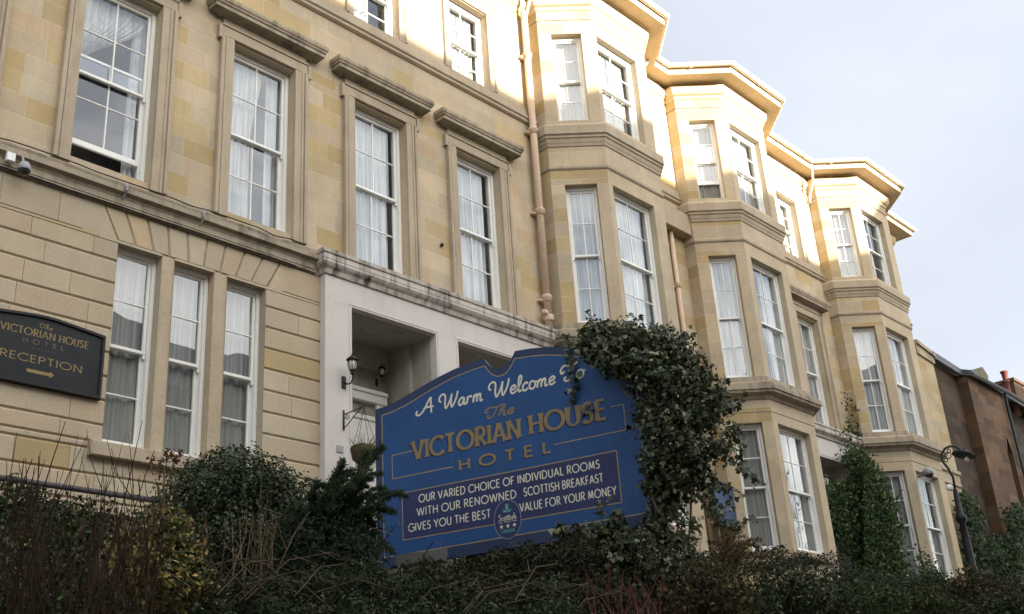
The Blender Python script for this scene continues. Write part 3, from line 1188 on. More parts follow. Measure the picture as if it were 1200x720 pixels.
for i, (a, b) in enumerate(OPS):
    g = MB()
    yb = 13.50
    g.bbox(a + .05, b - .14, yb - .06, yb + .04, 6.02, 6.22, .01)
    g.bbox(a + .05, b - .14, yb - .09, yb - .06, 6.16, 6.23, .008)
    g.bbox(b - .34, b - .14, yb - .03, yb + .04, 3.15, 6.02, .01)
    g.bbox(a + .05, a + .22, yb - .03, yb + .04, 3.15, 6.02, .01)
    g.bbox(a + .221, b - .341, yb - .01, yb + .04, 5.72, 5.80, .01)
    d = g.build('door', white_wood, porch)
    g = MB()
    g.bbox(a + .225, b - .345, yb + .015, yb + .04, 3.16, 5.72, .01)
    for zz in (3.35, 4.55):
        g.bbox(a + .32, (a + b) / 2 - .10, yb + .005, yb + .0149, zz, zz + .8, .006)
        g.bbox((a + b) / 2 - .02, b - .44, yb + .005, yb + .0149, zz, zz + .8, .006)
    g.build('door_leaf', white_wood, d)
    g = MB()
    g.add([(a + .225, yb + .02, 5.80), (b - .345, yb + .02, 5.80), (b - .345, yb + .02, 6.02), (a + .225, yb + .02, 6.02)], [(0, 1, 2, 3)])
    g.build('fanlight', glass, d)
# second porch beyond the middle bay
g = MB()
YQ = 12.32
panel(g, (23.60, YQ), 0, 3.22, 3.15, 7.46, [(.62, 2.38, 3.16, 6.98)], 'plain', [3.15, 7.46], reveal=.14)
g.box(24.16, 24.221, 12.47, 13.6, 3.15, 7.0)
g.box(25.98, 26.04, 12.47, 13.6, 3.15, 7.0)
g.box(24.222, 25.979, 12.47, 13.6, 6.965, 7.04)
g.box(24.222, 25.979, 13.55, 13.7, 3.15, 6.964)
g.bbox(24.14, 24.17, YQ - .008, YQ, 3.15, 7.02, .003)
g.bbox(26.03, 26.06, YQ - .008, YQ, 3.15, 7.02, .003)
g.bbox(24.14, 26.06, YQ - .008, YQ, 7.021, 7.05, .003)
porch2 = g.build('porch', stucco, HOTEL)
g = MB()
g.sweep([(0, 7.47), (.03, 7.48), (.05, 7.53), (.10, 7.57), (.13, 7.60), (.13, 7.69), (.11, 7.70), (.14, 7.74), (.14, 7.78), (0, 7.80), (-.2, 7.80)], [(23.60, YQ), (26.82, YQ)])
g.build('cornice', porch_cor, porch2)
g = MB()
g.bbox(24.30, 25.90, 13.42, 13.545, 5.95, 6.1, .01)
g.bbox(24.30, 24.45, 13.42, 13.545, 3.15, 5.95, .01)
g.bbox(25.75, 25.90, 13.42, 13.545, 3.15, 5.95, .01)
g.bbox(24.451, 25.749, 13.47, 13.545, 3.15, 5.95, .01)
g.build('door', white_wood, porch2)

# ------------------------------------------------------------------ neighbours beyond the terrace
t = empty('stone_wing', (32.8, 12.5, 3.15), 'low pale stone wing with raking coping between the last bay tower and red house', 'building')
g = MB()
panel(g, (32.22, 12.5), 0, 1.16, 3.15, 11.55, [], 'ashlar')
g.box(32.22, 33.38, 12.52, 17, 3.15, 11.54, (.9, .9, .9))
g.build('wall', M_stone('greenish_sandstone', (.36, .295, .19), stain=.4, stain_col=(.13, .10, .07), streak=.3), t)
g = MB()
g.add([(32.2, 12.38, 11.92), (33.42, 12.38, 11.74), (33.42, 12.38, 11.62), (32.2, 12.38, 11.80), (32.2, 17, 11.92), (33.42, 17, 11.74), (33.42, 17, 11.62), (32.2, 17, 11.80)],
      [(0, 3, 2, 1), (4, 5, 6, 7), (0, 1, 5, 4), (2, 3, 7, 6), (1, 2, 6, 5), (0, 4, 7, 3)])
g.add([(32.2, 12.44, 11.795), (33.40, 12.44, 11.615), (33.40, 12.44, 11.40), (32.2, 12.44, 11.50), (32.2, 12.6, 11.795), (33.40, 12.6, 11.615), (33.40, 12.6, 11.40), (32.2, 12.6, 11.50)],
      [(0, 3, 2, 1), (2, 3, 7, 6), (1, 2, 6, 5), (0, 4, 7, 3)])
g.build('coping', stone_soot, t)
for z in (8.05,):
    g = MB()
    g.sweep([(0, 7.98), (.10, 7.95), (.10, 7.86), (.04, 7.82), (.03, 7.6), (.05, 7.58), (.05, 7.5), (0, 7.46)], [(32.0, 12.499), (33.36, 12.499)])
    g.build('belt_course', stone_soot, t)

t = empty('red_house', (34.5, 12.5, 3.15), 'dark red sandstone house end between the pale stone wing and the orange gabled house', 'building')
g = MB()
rows_b = [3.15 + .27 * k for k in range(40)]
panel(g, (33.39, 12.62), 0, 2.04, 3.15, 11.5, [], 'rubble', rows_b)
g.box(33.39, 35.43, 12.64, 19, 3.15, 11.49, (.8, .8, .8))
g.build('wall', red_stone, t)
g = MB()
g.add([(33.36, 12.4, 11.80), (35.50, 12.4, 11.66), (35.50, 12.4, 11.45), (33.36, 12.4, 11.58), (33.36, 19, 14.2), (35.50, 19, 14.06), (35.50, 19, 13.85), (33.36, 19, 14.0)],
      [(0, 3, 2, 1), (0, 1, 5, 4), (2, 3, 7, 6), (1, 2, 6, 5), (0, 4, 7, 3), (4, 5, 6, 7)])
g.build('roof', slate, t)

t = empty('gabled_house', (38.5, 12.3, 3.15), 'orange sandstone house with lancet window and chimney pots, farthest along the street', 'building')
g = MB()
panel(g, (35.44, 12.3), 0, 2.95, 3.15, 11.5, [(2.05, 2.55, 7.4, 9.8)], 'rubble', rows_b, reveal=.25)
panel(g, (35.44, 19), R(-90), 6.7, 3.15, 11.5, [], 'rubble', rows_b)

# pointed head closing the lancet's top corners
g.add([(37.489, 12.29, 9.2), (37.74, 12.29, 9.81), (37.489, 12.29, 9.81)], [(0, 1, 2)], (.9, .9, .9))
g.add([(37.991, 12.29, 9.2), (37.991, 12.29, 9.81), (37.74, 12.29, 9.81)], [(0, 1, 2)], (.9, .9, .9))
g.box(38.39, 38.40, 12.3, 13.2, 3.15, 11.5, (.85, .85, .85))
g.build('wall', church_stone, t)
g = MB()
panel(g, (38.405, 12.9), 0, 9.0, 3.15, 11.6, [(2.2, 3.2, 7.2, 9.3), (5.2, 6.2, 7.2, 9.3)], 'rubble', rows_b, reveal=.25)
g.build('wall', M_stone('blackened_sandstone', (.040, .034, .026), stain=.6, stain_col=(.02, .024, .014), big=.3, streak=.3), t)
g = MB()
g.box(37.495, 37.985, 12.52, 12.56, 7.4, 9.8)
g.build('window', M_simple('dark_leaded_pane', (.03, .035, .045), rough=.15, spec=.6), t)
for k in (0, 3.0):
    g = MB()
    g.box(40.6 + k, 41.6 + k, 13.12, 13.16, 7.2, 9.3)
    g.build('window', bpy.data.materials['dark_leaded_pane'], t)
g = MB()
g.add([(35.38, 12.1, 11.55), (48, 12.7, 11.65), (48, 19, 14.4), (35.38, 19, 14.2), (35.38, 12.1, 11.35), (48, 12.7, 11.4)], [(0, 1, 2, 3), (0, 4, 5, 1), (0, 3, 4)])
rf = g.build('roof', slate, t)
g = MB()
g.sweep([(0, 11.36), (.05, 11.36), (.09, 11.42), (.09, 11.47), (0, 11.47)], [(35.4, 12.15), (38.45, 12.15), (48, 12.55)])
g.build('gutter', black_iron, t)
g = MB()
g.add([(36.7, 12.9, 11.90), (38.9, 12.9, 12.70), (39.25, 12.9, 12.45), (36.7, 13.4, 11.90), (38.9, 13.4, 12.70), (39.25, 13.4, 12.45), (39.0, 12.9, 11.7), (39.0, 13.4, 11.7)],
      [(0, 6, 2, 1), (0, 1, 4, 3), (1, 2, 5, 4), (3, 4, 5, 7), (2, 6, 7, 5)])
g.build('gable_coping', M_stone('mossy_coping', (.12, .115, .07), stain=.6, stain_col=(.05, .05, .03), attr=False), t)
g = MB()
g.box(41.8, 42.8, 12.9, 13.7, 11.4, 12.80)
g.box(41.74, 42.86, 12.84, 13.76, 12.801, 12.92)
ch = g.build('chimney', church_stone, rf)
g = MB()
g.lathe([(.13, 0), (.15, .05), (.11, .12), (.12, .5), (.15, .52), (.15, .58), (.09, .58)], (41.25, 13.0, 12.12), 12)
g.box(40.9, 41.6, 12.85, 13.3, 11.4, 12.12)
g.build('chimney_pot', brick_red, rf, True)
g = MB()
g.lathe([(.13, 0), (.15, .05), (.11, .12), (.12, .4), (.15, .42), (.15, .48), (.09, .48)], (42.3, 13.3, 12.92), 12)
g.build('chimney_pot', brick_red, rf, True)
g = MB()
g.tube([(38.30, 12.2, 11.4), (38.30, 12.2, 3.3)], .05, 8)
g.build('downpipe', black_iron, t, True)

# the street's other side: the tenement whose ridge shades the lower storeys and shows in the panes
t = empty('tenement_building', (15, -12, -1.6), 'tall four-storey sandstone tenement with slate roof and chimney stacks, across the street', 'building')
g = MB()
g.box(-30, 46, -19.4, -10.5, -1.6, 15.0)
for k in range(18):
    for z in (.2, 3.9, 7.6, 11.3):
        g.box(-28.2 + k * 4.1, -26.6 + k * 4.1, -10.56, -10.501, z, z + .12)
g.build('wall', far_stone, t)
g = MB()
g.add([(-30.4, -10.1, 14.95), (46.4, -10.1, 14.95), (46.4, -15, 18.98), (-30.4, -15, 18.98), (46.4, -19.8, 14.95), (-30.4, -19.8, 14.95)], [(0, 1, 2, 3), (3, 2, 4, 5), (1, 4, 2), (0, 3, 5), (0, 5, 4, 1)])
rf = g.build('roof', slate, t)
for xa, xb, zt_ in ((-24, -22, 20.4), (-8.5, -7.0, 20.6)):
    g = MB()
    g.box(xa, xb, -15.5, -14.5, 16, zt_)
    g.box(xa - .1, xb + .1, -15.6, -14.4, zt_ + .001, zt_ + .2)
    for k in range(4):
        x = xa + .25 + k * (xb - xa - .5) / 3
        g.lathe([(.14, 0), (.12, .5), (.15, .52), (.15, .6), (0, .6)], (x, -15, zt_ + .2), 10)
    g.build('chimney', far_stone, rf)
# crow-stepped gable that puts the end of the last bay in shade
g = MB()
gx0, gx1 = 30.6, 40.0
g.add([(gx0, -14.4, 14), (gx1, -14.4, 14), (gx1, -14.4, 21.4), (gx0 + 1.4, -14.4, 21.4), (gx0, -14.4, 20.2), (gx0, -15.4, 14), (gx1, -15.4, 14), (gx1, -15.4, 21.4), (gx0 + 1.4, -15.4, 21.4), (gx0, -15.4, 20.2)],
      [(0, 4, 3, 2, 1), (5, 6, 7, 8, 9), (2, 3, 8, 7), (3, 4, 9, 8), (0, 5, 9, 4), (1, 2, 7, 6)])
g.build('gable', far_stone, rf)


# ------------------------------------------------------------------ a street tree, seen in the panes of the middle bay
def grow(g, p, d, L, r, depth, rnd, tips=None):
    n = 4
    pts = [Vector(p)]
    dd = Vector(d).normalized()
    for k in range(n):
        dd = (dd + Vector((rnd.uniform(-1, 1), rnd.uniform(-1, 1), rnd.uniform(-.5, 1))) * .13).normalized()
        pts.append(pts[-1] + dd * (L / n))
    g.tube(pts, [r * (1 - .4 * k / n) for k in range(n + 1)], 7 if depth > 2 else 4, cap=False)
    if depth == 0:
        if tips is not None:
            tips.append(pts[-1])
        return
    for k in range(rnd.choice((2, 3, 3))):
        q = Vector((rnd.uniform(-1, 1), rnd.uniform(-1, 1), rnd.uniform(-.1, .8)))
        grow(g, pts[-1 if k < 2 else -2], (dd + q * .85).normalized(), L * rnd.uniform(.62, .82), r * .6, depth - 1, rnd, tips)


t = empty('bare_tree', (33.5, 1.2, -1.5), 'tall leafless street tree on the far pavement, mirrored in the bay window', 'tree')
g = MB()
g.tube([(33.5, 1.2, -1.55), (33.55, 1.2, 1.0), (33.45, 1.25, 3.4)], [.26, .2, .17], 10)
g.build('trunk', bark, t, True)
g = MB()
rnd = random.Random(4)
for k in range(5):
    a = k * 1.257
    grow(g, (33.45, 1.25, 3.2 - .1 * k), (math.cos(a) * .7, math.sin(a) * .7, 1), 2.6, .11, 5, rnd)
g.build('branches', bark, t, True)


# ------------------------------------------------------------------ lettering drawn with brush strokes
def arc_pts(cx, cy, rx, ry, a0, a1, n=14):
    return [(cx + rx * math.cos(R(a)), cy + ry * math.sin(R(a))) for a in np.linspace(a0, a1, n)]


GL = {
    'A': (.70, [[(0, 0), (.35, 1)], [(.35, 1), (.70, 0)], [(.13, .33), (.57, .33)]]),
    'B': (.55, [[(.05, 0), (.05, 1)], [(.05, 1), (.28, 1)] + arc_pts(.28, .76, .20, .24, 90, -90) + [(.05, .52)], [(.05, .52), (.30, .52)] + arc_pts(.30, .26, .24, .26, 90, -90) + [(.05, 0)]]),
    'C': (.78, [arc_pts(.47, .5, .46, .5, 42, 318, 24)]),
    'D': (.72, [[(.05, 0), (.05, 1)], [(.05, 1), (.22, 1)] + arc_pts(.22, .5, .48, .5, 90, -90, 18) + [(.05, 0)]]),
    'E': (.48, [[(.05, 0), (.05, 1)], [(.05, 1), (.46, 1)], [(.05, .52), (.42, .52)], [(.05, 0), (.46, 0)]]),
    'F': (.46, [[(.05, 0), (.05, 1)], [(.05, 1), (.45, 1)], [(.05, .52), (.40, .52)]]),
    'G': (.86, [arc_pts(.48, .5, .47, .5, 45, 360, 26), [(.95, .5), (.58, .5)]]),
    'H': (.66, [[(.05, 0), (.05, 1)], [(.61, 0), (.61, 1)], [(.05, .52), (.61, .52)]]),
    'I': (.12, [[(.06, 0), (.06, 1)]]),
    'K': (.60, [[(.05, 0), (.05, 1)], [(.05, .46), (.52, 1)], [(.18, .58), (.58, 0)]]),
    'L': (.44, [[(.05, 1), (.05, 0)], [(.05, 0), (.43, 0)]]),
    'M': (.84, [[(.06, 0), (.16, 1)], [(.16, 1), (.42, .12)], [(.42, .12), (.68, 1)], [(.68, 1), (.78, 0)]]),
    'N': (.70, [[(.05, 0), (.05, 1)], [(.05, 1), (.65, 0)], [(.65, 0), (.65, 1)]]),
    'O': (.96, [arc_pts(.48, .5, .47, .5, 90, 450, 30)]),
    'P': (.52, [[(.05, 0), (.05, 1)], [(.05, 1), (.26, 1)] + arc_pts(.26, .74, .24, .26, 90, -90) + [(.05, .48)]]),
    'R': (.56, [[(.05, 0), (.05, 1)], [(.05, 1), (.26, 1)] + arc_pts(.26, .74, .24, .26, 90, -90) + [(.05, .48)], [(.22, .48), (.56, 0)]]),
    'S': (.50, [arc_pts(.25, .75, .20, .25, 35, 250, 14) + arc_pts(.24, .25, .22, .26, 75, -150, 16)]),
    'T': (.54, [[(.27, 0), (.27, 1)], [(.0, 1), (.54, 1)]]),
    'U': (.64, [[(.05, 1), (.05, .30)] + arc_pts(.32, .27, .27, .27, 180, 360, 14) + [(.59, .30), (.59, 1)]]),
    'V': (.66, [[(0, 1), (.33, 0)], [(.33, 0), (.66, 1)]]),
    'W': (1.0, [[(0, 1), (.25, 0)], [(.25, 0), (.50, 1)], [(.50, 1), (.75, 0)], [(.75, 0), (1.0, 1)]]),
    'Y': (.62, [[(0, 1), (.31, .46)], [(.62, 1), (.31, .46)], [(.31, .46), (.31, 0)]]),
}


def catmull(P, n=7):
    out = []
    for i in range(len(P) - 1):
        p0 = P[max(i - 1, 0)]
        p1, p2 = P[i], P[i + 1]
        p3 = P[min(i + 2, len(P) - 1)]
        for k in range(n):
            t_ = k / n
            out.append(tuple(.5 * (2 * p1[j] + (-p0[j] + p2[j]) * t_ + (2 * p0[j] - 5 * p1[j] + 4 * p2[j] - p3[j]) * t_ ** 2 + (-p0[j] + 3 * p1[j] - 3 * p2[j] + p3[j]) * t_ ** 3) for j in (0, 1)))
    out.append(P[-1])
    return out


ELL = lambda cx, cy, rx, ry: arc_pts(cx, cy, rx, ry, 60, 420, 18)
SCR = {
    'A': (.66, [[(-.20, .30), (-.26, .12), (-.10, .0), (.12, .25), (.32, .75), (.44, 1.0)], [(.44, 1.0), (.47, .5), (.53, .0)], [(.10, .34), (.30, .40), (.62, .38)]]),
    'W': (1.02, [[(-.12, .50), (-.26, .66), (-.20, .92), (.02, 1.0), (.14, .80), (.14, .35), (.22, .02), (.36, .22), (.50, .62), (.56, .92)], [(.56, .92), (.54, .45), (.60, .03), (.74, .22), (.88, .62), (.94, 1.02)]]),
    'a': (.50, [[(.36, .40), (.24, .50), (.07, .34), (.05, .10), (.17, .0), (.30, .14), (.38, .46)], [(.38, .46), (.37, .14), (.43, .0), (.54, .10)]]),
    'r': (.42, [[(.08, .0), (.11, .48)], [(.10, .26), (.18, .44), (.32, .46), (.36, .36)]]),
    'm': (.70, [[(.05, .0), (.09, .48)], [(.08, .26), (.20, .48), (.29, .42), (.28, .0)], [(.29, .26), (.42, .48), (.51, .42), (.50, .10), (.57, .0), (.67, .08)]]),
    'e': (.42, [[(.06, .22), (.26, .27), (.34, .40), (.22, .50), (.07, .36), (.06, .12), (.18, .0), (.40, .12)]]),
    'l': (.30, [[(.0, .12), (.17, .48), (.25, .88), (.17, 1.02), (.09, .84), (.08, .30), (.14, .02), (.27, .10)]]),
    'c': (.38, [[(.33, .40), (.22, .50), (.06, .34), (.06, .10), (.18, .0), (.37, .12)]]),
    'o': (.46, [ELL(.22, .25, .17, .25), [(.30, .46), (.38, .40), (.48, .42)]]),
    'T': (.52, [[(-.10, .62), (-.24, .50), (-.30, .72), (-.14, .94), (.12, .90), (.34, .86), (.60, 1.02)], [(.32, .88), (.30, .48), (.20, .10), (.02, .0), (-.10, .14), (.0, .26)]]),
    'h': (.50, [[(.0, .12), (.18, .48), (.26, .90), (.17, 1.02), (.10, .74), (.06, .0)], [(.08, .24), (.20, .48), (.31, .40), (.30, .10), (.37, .0), (.48, .08)]]),
}


class Face:
    """a flat board: local (u, v) to world, layers stand a fraction of a millimetre apart"""

    def __init__(s, P, U, Nout):
        s.P, s.U, s.N = Vector(P), Vector(U).normalized(), Vector(Nout).normalized()

    def w(s, u, v, d=0.0):
        return s.P + s.U * u + Vector((0, 0, v - s.P.z)) + s.N * d


def ribbon(g, F, pts, wd, d, closed=False, flare=0.0, contrast=0.0):
    n = len(pts)
    if n < 2:
        return
    L = [0]
    for i in range(1, n):
        L.append(L[-1] + math.hypot(pts[i][0] - pts[i - 1][0], pts[i][1] - pts[i - 1][1]))
    tot = max(L[-1], 1e-9)
    A, B = [], []
    for i in range(n):
        if closed:
            a, b = pts[(i - 1) % (n - 1)], pts[(i + 1) % (n - 1) if i < n - 1 else 1]
        else:
            a, b = pts[max(i - 1, 0)], pts[min(i + 1, n - 1)]
        tx, ty = b[0] - a[0], b[1] - a[1]
        l = math.hypot(tx, ty) or 1
        tx, ty = tx / l, ty / l
        k = 1.0
        if flare:
            e = min(L[i], tot - L[i]) / tot
            k *= 1 + flare * max(0, 1 - e / .18) ** 1.5 - .12 * (1 if e > .3 else 0)
        if contrast:
            k *= 1 - contrast * abs(tx) ** 2
        h = wd * k / 2
        A.append(F.w(pts[i][0] - ty * h, pts[i][1] + tx * h, d))
        B.append(F.w(pts[i][0] + ty * h, pts[i][1] - tx * h, d))
    g.add(A + B, [(i, n + i, n + i + 1, i + 1) for i in range(n - 1)])


def densify(pts, n=7):
    if len(pts) > 2:
        return pts
    a, b = pts
    return [(a[0] + (b[0] - a[0]) * k / n, a[1] + (b[1] - a[1]) * k / n) for k in range(n + 1)]


def caps_text(g, F, text, u0, u1, v, h, wd, d, gap=.16, space=.42, flare=0, contrast=0, dx=0, dy=0):
    """capital letters fitted between u0 and u1 on baseline v"""
    x = 0
    items = []
    for ch in text:
        if ch == ' ':
            x += space
            continue
        adv, st = GL[ch]
        items.append((x, st))
        x += adv + gap
    sx = (u1 - u0) / max(x - gap, 1e-6)
    k = 0
    for x0, st in items:
        for s_ in st:
            pts = [(u0 + (x0 + p[0]) * sx + dx, v + p[1] * h + dy) for p in densify(s_)]
            cl = math.hypot(pts[0][0] - pts[-1][0], pts[0][1] - pts[-1][1]) < 1e-5
            ribbon(g, F, pts, wd, d + .00012 * (k % 6), cl, 0 if cl else flare, contrast)
            k += 1


def script_text(g, F, text, u0, u1, v, h, wd, d, slant=.12):
    x = 0
    items = []
    for ch in text:
        adv, st = SCR[ch]
        items.append((x, st))
        x += adv
    lo = min(p[0] + x0 for x0, st in items for s_ in st for p in s_)
    hi = max(p[0] + x0 for x0, st in items for s_ in st for p in s_)
    sx = (u1 - u0) / (hi - lo)
    k = 0
    for x0, st in items:
        for s_ in st:
            pts = catmull(s_) if len(s_) < 15 else s_
            pts = [(u0 + (x0 + p[0] - lo) * sx + (p[1] - .5) * h * slant, v + p[1] * h) for p in pts]
            ribbon(g, F, pts, wd, d + .00012 * (k % 6))
            k += 1


def line_path(g, F, pts, wd, d):
    for i in range(len(pts) - 1):
        ribbon(g, F, [pts[i], pts[i + 1]], wd, d + .00012 * (i % 2))


def fan(g, F, pts, d, col=None):
    n = len(pts)
    cx, cy = sum(p[0] for p in pts) / n, sum(p[1] for p in pts) / n
    g.add([F.w(*p, d) for p in pts] + [F.w(cx, cy, d)], [(i, (i + 1) % n, n) for i in range(n)], col)


def slab(F, outline, d0, d1):
    """a board with the given outline, between depths d0 (back) and d1 (front)"""
    g = MB()
    n = len(outline)
    g.add([F.w(*p, d1) for p in outline] + [F.w(*p, d0) for p in outline],
          [tuple(range(n)), tuple(range(2 * n - 1, n - 1, -1))] + [(i, n + i, n + (i + 1) % n, (i + 1) % n) for i in range(n)])
    return g


# ------------------------------------------------------------------ the blue welcome board on the bank
psi = R(-74)
SGN = Face((7.02225, 6.39828, 0), (math.cos(psi), math.sin(psi), 0), (-.9613, -.2756, 0))
SGN.P.z = 0
sc_ = -.05
t = empty('hotel_sign', (7.02, 6.40, bank_z(6.4)), 'large blue hotel welcome board with gold and cream lettering and notched arched top', 'sign')


def top_curve(m):
    """height of the board's upper edge at distance m from its centre line"""
    if m < .16:
        return 3.508 + .13 * (m / .16) ** 2.2
    return float(np.interp(m, [.16, .30, .48, .62, .77, .92, 1.07, 1.2, 1.335], [3.638, 3.628, 3.604, 3.572, 3.530, 3.482, 3.438, 3.408, 3.395]))


ms = [1.335, 1.2, 1.07, .92, .77, .62, .48, .30, .165, .158, .13, .10, .07, .035]
topl = [(sc_ - m, top_curve(m)) for m in ms] + [(sc_, 3.508)] + [(sc_ + m, top_curve(m)) for m in reversed(ms)]
outline = topl + [(sc_ + 1.335, 1.90), (sc_ - 1.335, 1.90)]
bd = slab(SGN, outline[::-1], -.045, 0).build('board', sign_navy, t)
inn = []
for (u, z) in topl:
    m = abs(u - sc_)
    inn.append((sc_ + (u - sc_) * (1.26 / 1.335), (top_curve(m) - .072)))
inner = inn + [(sc_ + 1.26, 2.0), (sc_ - 1.26, 2.0)]
g = MB()
nI = len(inner)
g.add([SGN.w(*p, .0012) for p in inner[::-1]], [tuple(range(nI))])
g.build('painted_field', sign_blue, t)
g = MB()
line_path(g, SGN, inner + [inner[0]], .010, .0022)
line_path(g, SGN, [(-.97, 2.922), (-1.207, 2.918), (-1.207, 2.698), (-.575, 2.698)], .009, .0022)
line_path(g, SGN, [(.965, 2.935), (1.08, 2.935), (1.08, 2.712), (.42, 2.712)], .009, .0022)
line_path(g, SGN, [(-1.109, 2.549), (.978, 2.553), (.978, 2.118), (-1.109, 2.126), (-1.109, 2.549)], .009, .0035)
g.build('border_line', gold_line, t)
g = MB()
g.add([SGN.w(-1.105, 2.130, .0024), SGN.w(.974, 2.122, .0024), SGN.w(.974, 2.549, .0024), SGN.w(-1.105, 2.545, .0024)], [(0, 1, 2, 3)])
g.build('text_panel', sign_panel, t)
g = MB()
for wd_, u0, u1, hh in (('A', -.93, -.745, .15), ('Warm', -.69, -.232, .14), ('Welcome', -.175, .488, .145), ('To', .535, .77, .15)):
    g = MB()
    script_text(g, SGN, wd_, u0, u1, 3.248 - (.006 if wd_ == 'A' else 0), hh, .0175, .003)
    g.build('welcome_word', cream, t)
g = MB()
script_text(g, SGN, 'The', -.225, .078, 3.068, .10, .013, .003, .35)
g.build('name_word', gold, t)
for w_, u0, u1, v_, h_, wd_, gp_, fl_, ct_, off in (('VICTORIAN', -.985, .108, 2.838, .166, .037, .18, .55, .40, .013), ('HOUSE', .205, .915, 2.846, .166, .037, .18, .55, .40, .013), ('HOTEL', -.51, .385, 2.654, .09, .025, .62, .5, .3, .010)):
    g = MB()
    caps_text(g, SGN, w_, u0, u1, v_, h_, wd_, .0032, gap=gp_, flare=fl_, contrast=ct_)
    nw = g.build('name_word', gold, t)
    g = MB()
    caps_text(g, SGN, w_, u0, u1, v_, h_, wd_, .0022, gap=gp_, flare=fl_, contrast=ct_, dx=-off, dy=-off)
    g.build('lettering_shade', gold_shadow, nw)
for tx_, u0, u1, v_ in (('OUR VARIED CHOICE OF INDIVIDUAL ROOMS', -.934, .817, 2.436), ('WITH OUR RENOWNED', -.957, .03, 2.317), ('SCOTTISH BREAKFAST', .105, .835, 2.317),
                        ('GIVES YOU THE BEST', -1.05, -.226, 2.190), ('VALUE FOR YOUR MONEY', .057, .94, 2.192)):
    tot = sum(.36 if ch == ' ' else GL[ch][0] + .20 for ch in tx_) - .20
    x = 0
    for w_ in tx_.split(' '):
        l_ = sum(GL[ch][0] + .20 for ch in w_) - .20
        g = MB()
        caps_text(g, SGN, w_, u0 + (u1 - u0) * x / tot, u0 + (u1 - u0) * (x + l_) / tot, v_, .068, .0098, .0035, gap=.20)
        g.build('word', cream, t)
        x += l_ + .20 + .36
# the oval rating badge
g = MB()
ov = arc_pts(-.065, 2.146, .128, .166, 0, 360, 40)[:-1]
fan(g, SGN, ov, .0046)
bg_ = g.build('rating_badge', sign_panel, t)
g = MB()
ribbon(g, SGN, ov + [ov[0]], .006, .0052, True)
g.build('badge_rim', M_simple('badge_rim_paint', (.20, .20, .27), rough=.5), bg_)
g = MB()
for k in range(3):
    cx, cy, r_ = -.065 + (k - 1) * .062, 2.090 + (k - 1) * .0, .021
    fan(g, SGN, [(cx + (r_ if i % 2 == 0 else r_ * .42) * math.cos(R(90 + 36 * i)), cy + (r_ if i % 2 == 0 else r_ * .42) * math.sin(R(90 + 36 * i))) for i in range(10)], .0054)
SMALL = {'S': ([(.34, .86), (.2, 1.0), (.05, .8), (.2, .55), (.34, .3), (.18, 0), (.02, .14)], .42), 'c': ([(.3, .42), (.18, .5), (.04, .28), (.16, 0), (.32, .1)], .38),
         'o': (ELL(.17, .25, .15, .25), .4), 't': ([(.1, .8), (.1, .1), (.2, 0), (.28, .06)], .28), 'i': ([(.07, .5), (.07, 0)], .18), 's': ([(.26, .44), (.12, .5), (.06, .36), (.22, .18), (.16, 0), (.02, .06)], .34),
         'h': ([(.05, 1.0), (.05, 0), (.06, .3), (.18, .5), (.28, .36), (.28, 0)], .38)}
x = 0
seq = []
for ch in 'Scottish':
    seq.append((x, ch))
    x += SMALL[ch][1]
k_ = .172 / x
for i, (x0, ch) in enumerate(seq):
    ribbon(g, SGN, [(-.151 + (x0 + p[0]) * k_, 2.140 + p[1] * .054) for p in SMALL[ch][0]], .0062, .0054 + .0001 * (i % 3))
    if ch == 't':
        ribbon(g, SGN, [(-.151 + (x0 - .02) * k_, 2.140 + .030), (-.151 + (x0 + .26) * k_, 2.140 + .030)], .005, .0058)
for i in range(13):
    if i in (3, 9):
        continue
    ribbon(g, SGN, [(-.150 + i * .0135, 2.126), (-.150 + i * .0135 + .009, 2.126)], .006, .0054)
g.build('badge_lettering', cream, bg_)
g = MB()
caps_text(g, SGN, 'LODGE', -.125, -.005, 2.037, .022, .0048, .0054, gap=.35)
for s_ in (-1, 1):                                   # thistle: leaves, stalk and tuft
    fan(g, SGN, [(-.065, 2.215), (-.065 + s_ * .012, 2.222), (-.065 + s_ * .045, 2.240), (-.065 + s_ * .030, 2.222), (-.065 + s_ * .043, 2.214), (-.065 + s_ * .016, 2.209)], .0054)
fan(g, SGN, arc_pts(-.065, 2.243, .016, .015, 0, 360, 12)[:-1], .0056)
for q in (-28, -10, 10, 28):
    ribbon(g, SGN, [(-.065 + .010 * math.sin(R(q)), 2.252), (-.065 + .034 * math.sin(R(q)), 2.252 + .028 * math.cos(R(q)))], .006, .0058)
ribbon(g, SGN, [(-.065, 2.228), (-.065, 2.203)], .005, .0060)
g.build('thistle_emblem', green_pt, bg_)
for u in (-1.1, 1.02):
    g = MB()
    p = SGN.w(u, 0, -.10)
    g.box(p.x - .05, p.x + .05, p.y - .05, p.y + .05, bank_z(p.y) - .3, 3.2)
    g.build('post', wood_post, t)
for v_ in (2.15, 3.1):
    g = MB()
    a, b = SGN.w(-1.2, v_, -.075), SGN.w(1.15, v_, -.075)
    g.tube([a, b], .028, 6)
    g.build('rail', wood_post, t)

